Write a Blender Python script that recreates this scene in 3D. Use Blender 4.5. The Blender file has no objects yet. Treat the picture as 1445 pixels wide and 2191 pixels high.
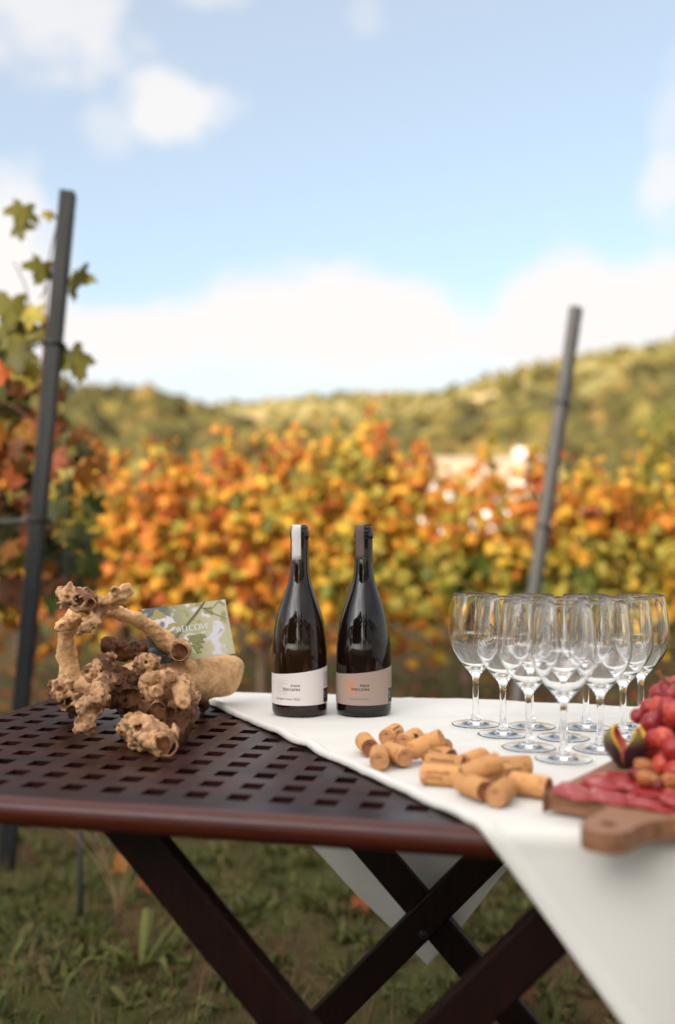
import bpy, math, random
import numpy as np
from mathutils import Vector, Matrix

R = math.radians
random.seed(7)
rng = np.random.default_rng(11)
S = bpy.context.scene
COL = S.collection

# ------------------------------------------------------------------ camera
CAM_Z = 1.01
cam_d = bpy.data.cameras.new('camera')
cam = bpy.data.objects.new('camera', cam_d)
COL.objects.link(cam)
cam.location = (0, 0, CAM_Z)
cam.rotation_euler = (R(90), 0, 0)
cam_d.sensor_fit = 'VERTICAL'
cam_d.sensor_height = 36
cam_d.lens = 35
cam_d.shift_y = -0.0203 * -1
cam_d.clip_start = 0.05
cam_d.clip_end = 5000
cam_d.dof.use_dof = True
cam_d.dof.focus_distance = 1.47
cam_d.dof.aperture_fstop = 1.75
S.camera = cam

# ------------------------------------------------------------------ render settings
S.render.engine = 'CYCLES'
S.view_settings.view_transform = 'Standard'
S.view_settings.look = 'None'
S.view_settings.exposure = 1.0
S.view_settings.gamma = 1
cy = S.cycles
cy.use_denoising = True
cy.max_bounces = 20
cy.transmission_bounces = 20
cy.glossy_bounces = 6
cy.diffuse_bounces = 4
cy.transparent_max_bounces = 16
cy.caustics_refractive = True
cy.caustics_reflective = True
cy.sample_clamp_indirect = 12
cy.blur_glossy = 0.2

# ------------------------------------------------------------------ sky
SUN_EL, SUN_AZ = 23.0, 215.0        # azimuth clockwise from +Y: behind the camera, to its left
w = bpy.data.worlds.new('World')
S.world = w
w.use_nodes = True
wn, wl = w.node_tree.nodes, w.node_tree.links
wn.clear()


def N(nodes, t, **kw):
    n = nodes.new(t)
    for k, v in kw.items():
        setattr(n, k, v)
    return n


def math_node(nodes, links, op, a, b=None, c=None, clamp=False):
    n = N(nodes, 'ShaderNodeMath', operation=op, use_clamp=clamp)
    for i, x in enumerate((a, b, c)):
        if x is None:
            continue
        if isinstance(x, (int, float)):
            n.inputs[i].default_value = x
        else:
            links.new(x, n.inputs[i])
    return n.outputs[0]


def smooth(nodes, links, x, lo, hi):
    n = N(nodes, 'ShaderNodeMapRange', interpolation_type='SMOOTHSTEP')
    links.new(x, n.inputs['Value'])
    n.inputs['From Min'].default_value = lo
    n.inputs['From Max'].default_value = hi
    return n.outputs['Result']


wm = lambda op, a, b=None, c=None, clamp=False: math_node(wn, wl, op, a, b, c, clamp)
sky = N(wn, 'ShaderNodeTexSky', sky_type='NISHITA')
sky.sun_disc = False
sky.sun_elevation = R(SUN_EL)
sky.sun_rotation = R(SUN_AZ)
sky.air_density = 1.0
sky.dust_density = 0.6
sky.ozone_density = 2.0
tc = N(wn, 'ShaderNodeTexCoord')
sp = N(wn, 'ShaderNodeSeparateXYZ')
wl.new(tc.outputs['Generated'], sp.inputs[0])
az = wm('ARCTAN2', sp.outputs[0], sp.outputs[1])
hor = wm('SQRT', wm('ADD', wm('MULTIPLY', sp.outputs[0], sp.outputs[0]), wm('MULTIPLY', sp.outputs[1], sp.outputs[1])))
el = wm('DIVIDE', sp.outputs[2], wm('MAXIMUM', hor, 0.001))
cmb = N(wn, 'ShaderNodeCombineXYZ')
wl.new(az, cmb.inputs[0]); wl.new(wm('MINIMUM', el, 6.0), cmb.inputs[1])
nz = N(wn, 'ShaderNodeTexNoise'); nz.inputs['Scale'].default_value = 9; nz.inputs['Detail'].default_value = 6; nz.inputs['Roughness'].default_value = 0.55
wl.new(cmb.outputs[0], nz.inputs['Vector'])
nv = wm('SUBTRACT', nz.outputs['Fac'], 0.5)
fc = N(wn, 'ShaderNodeFloatCurve')
bank = [(-100, 470), (0, 420), (80, 520), (170, 655), (300, 612), (400, 618), (520, 566), (640, 535), (750, 535), (880, 560), (1030, 632), (1100, 580), (1230, 505), (1330, 540), (1445, 545), (1560, 580)]
cv = fc.mapping.curves[0]
pts = [(min(1, max(0, (math.atan((x - 722) / 2130) + 0.4) / 0.8)), (1140 - y) / 2130 / 0.5) for x, y in bank]
cv.points[0].location = pts[0]; cv.points[1].location = pts[-1]
for p in pts[1:-1]:
    cv.points.new(*p)
fc.mapping.update()
mr = N(wn, 'ShaderNodeMapRange'); wl.new(az, mr.inputs['Value'])
mr.inputs['From Min'].default_value = -0.4; mr.inputs['From Max'].default_value = 0.4
wl.new(mr.outputs['Result'], fc.inputs['Value'])
top = wm('MULTIPLY', fc.outputs['Value'], 0.5)
d_bank = wm('ADD', wm('SUBTRACT', top, el), wm('MULTIPLY', nv, 0.10))
mask = smooth(wn, wl, d_bank, -0.002, 0.034)
# a thinner, bluer streak low over the ridge
low = smooth(wn, wl, wm('ADD', el, wm('MULTIPLY', nv, 0.10)), 0.135, 0.185)
mask = wm('MULTIPLY', mask, wm('ADD', 0.55, wm('MULTIPLY', low, 0.45)))
for bx, by, rx, ry, k in ((372, 228, 0.058, 0.040, 0.85), (85, 70, 0.115, 0.075, 0.72), (440, 10, 0.05, 0.02, 0.4), (1425, 425, 0.045, 0.045, 0.75), (30, 560, 0.06, 0.09, 0.8), (225, 290, 0.03, 0.03, 0.4), (1440, 290, 0.04, 0.06, 0.4), (790, 40, 0.02, 0.03, 0.25)):
    dx = wm('DIVIDE', wm('SUBTRACT', az, math.atan((bx - 722) / 2130)), rx)
    dy = wm('DIVIDE', wm('SUBTRACT', el, (1140 - by) / 2130), ry)
    dd = wm('SQRT', wm('ADD', wm('MULTIPLY', dx, dx), wm('MULTIPLY', dy, dy)))
    dd = wm('ADD', dd, wm('MULTIPLY', nv, -3.4))
    m = wm('MULTIPLY', wm('SUBTRACT', 1.0, smooth(wn, wl, dd, 0.3, 1.2)), k)
    mask = wm('MAXIMUM', mask, m)
# broken cloud over the rest of the dome
nz2 = N(wn, 'ShaderNodeTexNoise'); nz2.inputs['Scale'].default_value = 3.2; nz2.inputs['Detail'].default_value = 5
wl.new(tc.outputs['Generated'], nz2.inputs['Vector'])
away = smooth(wn, wl, wm('ABSOLUTE', az), 0.45, 0.8)
mask = wm('MAXIMUM', mask, wm('MULTIPLY', wm('MULTIPLY', smooth(wn, wl, nz2.outputs['Fac'], 0.42, 0.62), away), 0.9))
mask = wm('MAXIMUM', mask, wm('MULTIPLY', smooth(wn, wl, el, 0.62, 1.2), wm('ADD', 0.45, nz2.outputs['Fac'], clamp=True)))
mask = wm('ADD', 0.42, wm('MULTIPLY', mask, 0.58))     # thin high veil over the whole sky
bg1 = N(wn, 'ShaderNodeBackground'); bg1.inputs['Strength'].default_value = 0.115
tint = N(wn, 'ShaderNodeMix', data_type='RGBA', blend_type='MULTIPLY')
tint.inputs['Factor'].default_value = 1.0
wl.new(sky.outputs['Color'], tint.inputs[6]); tint.inputs[7].default_value = (0.86, 1.03, 1.0, 1)
wl.new(tint.outputs[2], bg1.inputs['Color'])
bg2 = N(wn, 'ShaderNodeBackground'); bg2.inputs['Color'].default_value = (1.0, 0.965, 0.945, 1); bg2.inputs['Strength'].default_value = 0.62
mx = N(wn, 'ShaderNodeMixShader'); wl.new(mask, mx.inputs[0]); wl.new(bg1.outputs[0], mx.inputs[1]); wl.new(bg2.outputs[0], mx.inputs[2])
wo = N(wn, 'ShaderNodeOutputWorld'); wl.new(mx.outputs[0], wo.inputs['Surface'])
# clouds high overhead, out of frame, brightened to light the cloth from above
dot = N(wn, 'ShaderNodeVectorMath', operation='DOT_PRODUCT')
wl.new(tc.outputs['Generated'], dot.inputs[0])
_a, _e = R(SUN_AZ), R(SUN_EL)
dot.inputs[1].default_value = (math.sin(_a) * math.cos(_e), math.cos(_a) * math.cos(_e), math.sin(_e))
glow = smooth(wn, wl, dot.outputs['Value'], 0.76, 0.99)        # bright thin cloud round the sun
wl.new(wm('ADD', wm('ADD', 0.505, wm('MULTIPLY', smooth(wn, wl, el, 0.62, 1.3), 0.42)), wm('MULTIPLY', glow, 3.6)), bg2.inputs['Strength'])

# ------------------------------------------------------------------ sun
sd = bpy.data.lights.new('sun', 'SUN')
sd.energy = 3.6
sd.angle = R(1.5)
sd.color = (1.0, 0.86, 0.70)
so = bpy.data.objects.new('sun', sd); COL.objects.link(so)
a, e = R(SUN_AZ), R(SUN_EL)
sun_dir = Vector((math.sin(a) * math.cos(e), math.cos(a) * math.cos(e), math.sin(e)))
so.rotation_euler = sun_dir.to_track_quat('Z', 'Y').to_euler()
so.location = sun_dir * 50


# ------------------------------------------------------------------ helpers
class MB:
    """collects vertices, faces and per-face-corner colours for one mesh"""

    def __init__(s):
        s.v, s.f, s.c, s.n = [], [], [], 0

    def add(s, v, f, c=None):
        v = np.asarray(v, float).reshape(-1, 3)
        s.v.append(v)
        for q in f:
            s.f.append(tuple(i + s.n for i in q))
        if c is not None:
            c = np.asarray(c, float)
            if c.ndim == 1:
                c = np.tile(c, (len(v), 1))
            s.c.append(c)
        s.n += len(v)
        return s

    def mesh(s, name, mat=None, smooth=True):
        me = bpy.data.meshes.new(name)
        v = np.concatenate(s.v)
        me.from_pydata(v.tolist(), [], s.f)
        if s.c:
            c = np.concatenate(s.c)
            at_ = me.color_attributes.new('Col', 'FLOAT_COLOR', 'POINT')
            at_.data.foreach_set('color', np.hstack([c[:, :3], np.ones((len(c), 1))]).ravel())
        if smooth:
            me.polygons.foreach_set('use_smooth', [True] * len(me.polygons))
        if mat:
            me.materials.append(mat)
        me.update()
        return me

    def build(s, name, mat=None, parent=None, smooth=True):
        return link(name, s.mesh(name, mat, smooth), parent)


def link(name, data, parent=None):
    o = bpy.data.objects.new(name, data)
    COL.objects.link(o)
    if parent is not None:
        o.parent = parent
    return o


def tag(o, label=None, cat=None, group=None, kind=None):
    if label: o['label'] = label
    if cat: o['category'] = cat
    if group: o['group'] = group
    if kind: o['kind'] = kind
    return o


def thing(name, loc, label, cat, group=None, rz=0.0):
    o = link(name, None)
    o.location = loc
    o.rotation_euler = (0, 0, rz)
    return tag(o, label, cat, group)


def copy_tree(o, parent=None):
    c = o.copy()
    COL.objects.link(c)
    if parent is not None:
        c.parent = parent
    for ch in list(o.children):
        copy_tree(ch, c)
    return c


def tube(pts, rad, seg=8, cap=True):
    pts = [Vector(p) for p in pts]
    n = len(pts)
    if isinstance(rad, (int, float)):
        rad = [rad] * n
    vs, fs = [], []
    t0 = (pts[1] - pts[0]).normalized()
    nrm = t0.orthogonal().normalized()
    for i, p in enumerate(pts):
        t = (pts[min(i + 1, n - 1)] - pts[max(i - 1, 0)]).normalized()
        nrm = (nrm - t * nrm.dot(t)).normalized()
        b = t.cross(nrm)
        for k in range(seg):
            q = 2 * math.pi * k / seg
            vs.append(p + (nrm * math.cos(q) + b * math.sin(q)) * rad[i])
    for i in range(n - 1):
        for k in range(seg):
            k2 = (k + 1) % seg
            fs.append((i * seg + k, i * seg + k2, (i + 1) * seg + k2, (i + 1) * seg + k))
    if cap:
        fs.append(tuple(reversed(range(seg))))
        fs.append(tuple((n - 1) * seg + k for k in range(seg)))
    return [tuple(v) for v in vs], fs


def spline(pts, n=24):
    """Catmull-Rom through pts (any dimension)"""
    p = np.asarray(pts, float)
    p = np.vstack([2 * p[0] - p[1], p, 2 * p[-1] - p[-2]])
    m = len(p) - 3
    out = []
    for i in range(n):
        t = i / (n - 1) * m
        k = min(int(t), m - 1)
        t -= k
        a, b, c, d = p[k:k + 4]
        out.append(0.5 * (2 * b + (c - a) * t + (2 * a - 5 * b + 4 * c - d) * t * t + (3 * b - a - 3 * c + d) * t ** 3))
    return np.array(out)


def lathe(prof, seg=48, close0=False, close1=False):
    """prof: list of (r, z)"""
    vs, fs = [], []
    for r, z in prof:
        for k in range(seg):
            q = 2 * math.pi * k / seg
            vs.append((r * math.cos(q), r * math.sin(q), z))
    for i in range(len(prof) - 1):
        for k in range(seg):
            k2 = (k + 1) % seg
            fs.append((i * seg + k, i * seg + k2, (i + 1) * seg + k2, (i + 1) * seg + k))
    if close0: fs.append(tuple(reversed(range(seg))))
    if close1: fs.append(tuple((len(prof) - 1) * seg + k for k in range(seg)))
    return vs, fs


def box(x0, x1, y0, y1, z0, z1):
    v = [(x, y, z) for z in (z0, z1) for y in (y0, y1) for x in (x0, x1)]
    f = [(0, 2, 3, 1), (4, 5, 7, 6), (0, 1, 5, 4), (2, 6, 7, 3), (0, 4, 6, 2), (1, 3, 7, 5)]
    return v, f


def bevel(o, wdt, seg=2, ang=40):
    m = o.modifiers.new('bevel', 'BEVEL')
    m.width = wdt; m.segments = seg; m.limit_method = 'ANGLE'; m.angle_limit = R(ang)
    return o


# value noise
_NG = np.random.default_rng(3).random((64, 64, 64))


def vnoise(p):
    p = np.asarray(p, float)
    i = np.floor(p).astype(int)
    f = p - i
    f = f * f * (3 - 2 * f)
    out = 0
    for dx in (0, 1):
        for dy in (0, 1):
            for dz in (0, 1):
                wgt = (f[..., 0] if dx else 1 - f[..., 0]) * (f[..., 1] if dy else 1 - f[..., 1]) * (f[..., 2] if dz else 1 - f[..., 2])
                out = out + wgt * _NG[(i[..., 0] + dx) % 64, (i[..., 1] + dy) % 64, (i[..., 2] + dz) % 64]
    return out * 2 - 1


def fbm(p, o=4):
    p = np.asarray(p, float)
    s, a_ = 0, 0.5
    for k in range(o):
        s = s + a_ * vnoise(p * 2 ** k + 17.3 * k)
        a_ *= 0.5
    return s


FPX, HZ = 2130.0, 1140.0


def at(x, y, d):
    """world point at distance d that the photograph shows at pixel x, y"""
    return np.array(((x - 722) / FPX * d, d, CAM_Z - (y - HZ) / FPX * d))


TOP = 0.72       # table-top height


def on_table(x, y, h=0.0):
    d = (CAM_Z - TOP - h) * FPX / (y - HZ)
    return np.array(((x - 722) / FPX * d, d, TOP + h))


# ------------------------------------------------------------------ materials
def mat(name, col=(0.5, 0.5, 0.5), rough=0.6, spec=0.5, metal=0.0, noise=None, bump=None, attr=False, trans=0.0, ior=1.45, coat=0.0, sss=0.0, translucent=0.0, sheen=0.0):
    """noise: (scale, colour2, lo, hi, stretch) ; bump: (scale, strength, distance, stretch)"""
    m = bpy.data.materials.new(name)
    m.use_nodes = True
    nt = m.node_tree
    nd, lk = nt.nodes, nt.links
    b = nd['Principled BSDF']
    b.inputs['Base Color'].default_value = (*col, 1)
    b.inputs['Roughness'].default_value = rough
    b.inputs['Specular IOR Level'].default_value = spec
    b.inputs['Metallic'].default_value = metal
    b.inputs['IOR'].default_value = ior
    b.inputs['Transmission Weight'].default_value = trans
    b.inputs['Coat Weight'].default_value = coat
    b.inputs['Coat Roughness'].default_value = 0.15
    b.inputs['Sheen Weight'].default_value = sheen
    if sss:
        b.inputs['Subsurface Weight'].default_value = sss
        b.inputs['Subsurface Radius'].default_value = (0.6, 0.25, 0.15)
        b.inputs['Subsurface Scale'].default_value = 0.01
    tcn = N(nd, 'ShaderNodeTexCoord')
    src = None
    if attr:
        an = N(nd, 'ShaderNodeAttribute', attribute_name='Col')
        src = an.outputs['Color']
    if noise:
        sc, c2, lo, hi, st = noise
        mp = N(nd, 'ShaderNodeMapping'); mp.inputs['Scale'].default_value = st
        lk.new(tcn.outputs['Object'], mp.inputs[0])
        nn = N(nd, 'ShaderNodeTexNoise'); nn.inputs['Scale'].default_value = sc; nn.inputs['Detail'].default_value = 6; nn.inputs['Roughness'].default_value = 0.6
        lk.new(mp.outputs[0], nn.inputs['Vector'])
        f = smooth(nd, lk, nn.outputs['Fac'], lo, hi)
        mxn = N(nd, 'ShaderNodeMix', data_type='RGBA')
        lk.new(f, mxn.inputs['Factor'])
        if src is not None:
            lk.new(src, mxn.inputs[6])
        else:
            mxn.inputs[6].default_value = (*col, 1)
        mxn.inputs[7].default_value = (*c2, 1)
        if src is not None:   # multiply tone over the attribute
            mxn.blend_type = 'MULTIPLY'
        src = mxn.outputs[2]
    if src is not None:
        lk.new(src, b.inputs['Base Color'])
    if bump:
        sc, stg, dist, st = bump
        mp = N(nd, 'ShaderNodeMapping'); mp.inputs['Scale'].default_value = st
        lk.new(tcn.outputs['Object'], mp.inputs[0])
        nn = N(nd, 'ShaderNodeTexNoise'); nn.inputs['Scale'].default_value = sc; nn.inputs['Detail'].default_value = 5
        lk.new(mp.outputs[0], nn.inputs['Vector'])
        bp = N(nd, 'ShaderNodeBump'); bp.inputs['Strength'].default_value = stg; bp.inputs['Distance'].default_value = dist
        lk.new(nn.outputs['Fac'], bp.inputs['Height'])
        lk.new(bp.outputs[0], b.inputs['Normal'])
    if translucent:
        tr = N(nd, 'ShaderNodeBsdfTranslucent')
        if src is not None: lk.new(src, tr.inputs['Color'])
        else: tr.inputs['Color'].default_value = (*col, 1)
        ms = N(nd, 'ShaderNodeMixShader'); ms.inputs[0].default_value = translucent
        lk.new(b.outputs[0], ms.inputs[1]); lk.new(tr.outputs[0], ms.inputs[2])
        lk.new(ms.outputs[0], nd['Material Output'].inputs['Surface'])
    return m


ONE = (1, 1, 1)
M = {}
M['table'] = mat('varnished_wood', (0.0185, 0.0050, 0.0041), 0.38, 0.28, noise=(9, (0.027, 0.0075, 0.0055), 0.35, 0.75, (1, 12, 12)), bump=(40, 0.12, 0.002, (1, 12, 12)))
def slat_tones(m):
    nd, lk = m.node_tree.nodes, m.node_tree.links
    b = nd['Principled BSDF']
    src = b.inputs['Base Color'].links[0].from_socket
    t = N(nd, 'ShaderNodeTexCoord'); sx = N(nd, 'ShaderNodeSeparateXYZ'); lk.new(t.outputs['Object'], sx.inputs[0])
    row = math_node(nd, lk, 'FLOOR', math_node(nd, lk, 'DIVIDE', math_node(nd, lk, 'ADD', sx.outputs[1], 0.30), 0.0247))
    wnz = N(nd, 'ShaderNodeTexWhiteNoise', noise_dimensions='1D'); lk.new(row, wnz.inputs['W'])
    mx_ = N(nd, 'ShaderNodeMix', data_type='RGBA', blend_type='MULTIPLY'); mx_.inputs['Factor'].default_value = 1
    lk.new(src, mx_.inputs[6])
    cmb_ = N(nd, 'ShaderNodeCombineColor')
    v = math_node(nd, lk, 'ADD', 0.65, math_node(nd, lk, 'MULTIPLY', wnz.outputs['Value'], 0.75))
    for i in range(3): lk.new(v, cmb_.inputs[i])
    lk.new(cmb_.outputs[0], mx_.inputs[7]); lk.new(mx_.outputs[2], b.inputs['Base Color'])
    sc = N(nd, 'ShaderNodeTexNoise'); sc.inputs['Scale'].default_value = 7; sc.inputs['Detail'].default_value = 8; lk.new(t.outputs['Object'], sc.inputs['Vector'])
    rg = N(nd, 'ShaderNodeMapRange'); lk.new(sc.outputs['Fac'], rg.inputs['Value'])
    rg.inputs['From Min'].default_value = .3; rg.inputs['From Max'].default_value = .7; rg.inputs['To Min'].default_value = .26; rg.inputs['To Max'].default_value = .52
    lk.new(rg.outputs['Result'], b.inputs['Roughness'])


slat_tones(M['table'])
M['table_edge_lit'] = mat('varnished_wood_lit_edge', (0.062, 0.0100, 0.0048), 0.30, 0.42, noise=(14, (0.032, 0.0060, 0.0032), 0.4, 0.8, (1, 8, 8)), bump=(30, 0.1, 0.002, (1, 12, 12)))  # same wood as the top; light on the edge put into a redder colour
M['leg'] = mat('dark_leg_wood', (0.0080, 0.0024, 0.0018), 0.5, 0.16, noise=(20, (0.016, 0.0040, 0.0024), 0.35, 0.75, (6, 6, 0.6)), bump=(60, 0.1, 0.002, (6, 6, .5)))
M['cloth'] = mat('white_cotton', (0.715, 0.69, 0.635), 0.85, 0.2, bump=(900, 0.12, 0.0005, ONE), sheen=0.1, translucent=0.12)
M['glass'] = mat('clear_glass', (1, 1, 1), 0.0, 0.5, trans=1.0, ior=1.47)
M['bottle_brown'] = mat('brown_bottle_glass', (0.020, 0.008, 0.003), 0.03, 0.5, trans=0.35, ior=1.5)
M['bottle_black'] = mat('black_bottle_glass', (0.008, 0.004, 0.003), 0.03, 0.5, trans=0.25, ior=1.5)
M['paper_white'] = mat('white_label_paper', (0.70, 0.635, 0.60), 0.75, 0.2, bump=(500, 0.08, 0.0004, ONE))
M['paper_taupe'] = mat('taupe_label_paper', (0.335, 0.245, 0.198), 0.7, 0.25, bump=(500, 0.08, 0.0004, ONE))
M['strip_white'] = mat('white_seal_paper', (0.62, 0.59, 0.57), 0.7, 0.2)
M['strip_taupe'] = mat('grey_brown_seal_paper', (0.125, 0.092, 0.080), 0.7, 0.2)
M['ink'] = mat('black_ink', (0.02, 0.018, 0.018), 0.6)
M['ink_grey'] = mat('grey_ink', (0.20, 0.18, 0.17), 0.7)
M['ink_faint'] = mat('faint_grey_ink', (0.42, 0.38, 0.36), 0.7)
M['ink_orange'] = mat('orange_ink', (0.62, 0.19, 0.07), 0.6)
M['ink_white'] = mat('white_print', (0.75, 0.75, 0.75), 0.6)
M['cork'] = mat('cork', (0.60, 0.30, 0.115), 0.8, 0.2, noise=(160, (0.36, 0.15, 0.055), 0.52, 0.72, (1, 1, 0.6)), bump=(220, 0.35, 0.001, ONE))
M['cork_end'] = mat('wine_stained_cork', (0.50, 0.245, 0.11), 0.85, 0.2, noise=(120, (0.20, 0.06, 0.035), 0.48, 0.66, (1, 2.5, 1)), bump=(180, 0.5, 0.0015, ONE))
M['cork_ink'] = mat('cork_print', (0.075, 0.028, 0.012), 0.8)
M['root'] = mat('weathered_root_wood', (0.5, 0.3, 0.15), 0.75, 0.25, attr=True, noise=(120, (0.88, 0.82, 0.77), 0.44, 0.66, (1, 1, 1)), bump=(260, 0.5, 0.0016, (1, 1, 1)))
M['post'] = mat('galvanised_post_steel', (0.026, 0.028, 0.030), 0.5, 0.3, metal=0.3, noise=(14, (0.016, 0.0175, 0.019), 0.4, 0.75, (3, 3, .5)), bump=(60, 0.1, 0.002, ONE))
M['post_light'] = mat('weathered_post_steel', (0.080, 0.078, 0.074), 0.5, 0.3, metal=0.3, noise=(14, (0.05, 0.049, 0.047), 0.4, 0.75, (3, 3, .5)), bump=(60, 0.1, 0.002, ONE))
M['band'] = mat('black_tie', (0.012, 0.012, 0.013), 0.6)
M['wire'] = mat('trellis_wire_steel', (0.10, 0.10, 0.10), 0.5, metal=0.6)
M['leaf'] = mat('autumn_vine_leaf', (0.5, 0.2, 0.05), 0.55, 0.3, attr=True, noise=(28, (0.62, 0.55, 0.5), 0.45, 0.75, ONE), translucent=0.42)
M['cane'] = mat('vine_cane_bark', (0.13, 0.055, 0.028), 0.8, 0.2, noise=(30, (0.06, 0.03, 0.018), 0.4, 0.7, (4, 4, 1)))
M['bark'] = mat('vine_trunk_bark', (0.09, 0.06, 0.042), 0.9, 0.2, noise=(25, (0.04, 0.026, 0.02), 0.4, 0.7, (5, 5, 1)), bump=(40, 0.6, 0.01, (5, 5, 1)))
M['weed'] = mat('weed_leaf', (0.07, 0.11, 0.02), 0.55, 0.3, attr=True, translucent=0.3)
M['straw'] = mat('dry_stalk', (0.30, 0.20, 0.10), 0.8, 0.2)
M['wood_board'] = mat('walnut_board', (0.30, 0.145, 0.075), 0.55, 0.35, noise=(12, (0.17, 0.075, 0.036), 0.35, 0.7, (1.2, 14, 6)), bump=(60, 0.1, 0.001, (1, 12, 6)))
M['salami'] = mat('cured_meat', (0.30, 0.017, 0.015), 0.36, 0.5, noise=(85, (0.55, 0.20, 0.18), 0.55, 0.66, ONE), bump=(120, 0.3, 0.001, ONE), sss=0.15)
M['grape'] = mat('red_grape_skin', (0.34, 0.016, 0.016), 0.27, 0.5, noise=(1.1, (0.48, 0.070, 0.050), 0.40, 0.70, ONE), sss=0.5, coat=0.0)
def per_object_tone(m, lo, hi, hue=0.0):
    nd, lk = m.node_tree.nodes, m.node_tree.links
    b = nd['Principled BSDF']; src = b.inputs['Base Color'].links[0].from_socket
    oi = N(nd, 'ShaderNodeObjectInfo'); hs_ = N(nd, 'ShaderNodeHueSaturation')
    lk.new(math_node(nd, lk, 'ADD', lo, math_node(nd, lk, 'MULTIPLY', oi.outputs['Random'], hi - lo)), hs_.inputs['Value'])
    lk.new(math_node(nd, lk, 'ADD', 0.5 - hue * 0.4, math_node(nd, lk, 'MULTIPLY', oi.outputs['Random'], hue)), hs_.inputs['Hue'])
    lk.new(src, hs_.inputs['Color']); lk.new(hs_.outputs[0], b.inputs['Base Color'])


per_object_tone(M['grape'], 0.6, 1.35, 0.018)
per_object_tone(M['cork'], 0.80, 1.06)
M['stem'] = mat('grape_stem', (0.24, 0.10, 0.03), 0.7, 0.3)
M['fig_skin'] = mat('purple_fig_skin', (0.045, 0.014, 0.024), 0.42, 0.45, attr=True)
M['fig_rim'] = mat('yellow_fig_rim', (0.62, 0.36, 0.035), 0.55)
M['fig_flesh'] = mat('red_fig_flesh', (0.34, 0.035, 0.03), 0.4, noise=(250, (0.55, 0.16, 0.06), 0.5, 0.65, ONE), bump=(300, 0.6, 0.002, ONE))
M['nut'] = mat('walnut_kernel', (0.36, 0.115, 0.030), 0.45, noise=(120, (0.58, 0.30, 0.09), 0.5, 0.7, ONE), bump=(160, 0.6, 0.003, ONE))
M['date'] = mat('dried_fruit', (0.16, 0.02, 0.015), 0.4, bump=(120, 0.6, 0.003, ONE))
M['stucco'] = mat('white_stucco', (0.80, 0.75, 0.70), 0.9, 0.2, noise=(1.5, (0.70, 0.64, 0.58), 0.4, 0.7, ONE))
M['roof'] = mat('pale_tile_roof', (0.42, 0.31, 0.21), 0.85, 0.2, noise=(3, (0.32, 0.21, 0.13), 0.4, 0.7, ONE))
M['window'] = mat('dark_window_glass', (0.03, 0.035, 0.04), 0.1, 0.5)

# ------------------------------------------------------------------ ground and hills
NEAR_P = [(-1500, 905), (-500, 875), (0, 868), (130, 866), (300, 892), (470, 918), (650, 942), (850, 935), (1000, 892), (1150, 858), (1300, 842), (1445, 815), (2000, 800), (3000, 850)]
FAR_P = [(-1500, 900), (-500, 888), (130, 880), (330, 892), (560, 866), (800, 852), (950, 854), (1100, 812), (1250, 772), (1445, 746), (2000, 715), (3000, 800)]


def prof(tab, t):
    x = 722 + FPX * t
    return (HZ - np.interp(x, [p[0] for p in tab], [p[1] for p in tab])) / FPX


def sstep(a_, b_, x):
    t = np.clip((x - a_) / (b_ - a_), 0, 1)
    return t * t * (3 - 2 * t)


def terrain(x, y):
    x, y = np.asarray(x, float), np.asarray(y, float)
    r = np.maximum(y, 0.1)
    t = np.clip(x / r, -1.2, 1.2)
    n = prof(NEAR_P, t) * 260 * sstep(55, 260, r) * (1 - 0.55 * sstep(270, 460, r))
    f = prof(FAR_P, t) * 900 * sstep(330, 900, r) * (1 - 0.3 * sstep(920, 1500, r))
    h = np.maximum(n, f)
    nz_ = fbm(np.stack([x * 0.02, y * 0.02, x * 0], -1), 4) * 7 * sstep(60, 200, r)
    return h + nz_ + 0.6 * sstep(12, 55, r)


def grid_mesh(name, xs_of, ys, mat_, bumpy=0.0):
    rows = []
    for yv in ys:
        rows.append(np.stack([xs_of(yv), np.full_like(xs_of(yv), yv)], -1))
    P_ = np.array(rows)
    Z = terrain(P_[..., 0], P_[..., 1])
    if bumpy:
        Z = Z + bumpy * fbm(np.stack([P_[..., 0] * 3, P_[..., 1] * 3, P_[..., 0] * 0 + 5.5], -1), 4)
    ny, nx = P_.shape[:2]
    V_ = np.dstack([P_, Z]).reshape(-1, 3)
    F_ = [(j * nx + i, j * nx + i + 1, (j + 1) * nx + i + 1, (j + 1) * nx + i) for j in range(ny - 1) for i in range(nx - 1)]
    return MB().add(V_, F_).build(name, mat_)


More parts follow.
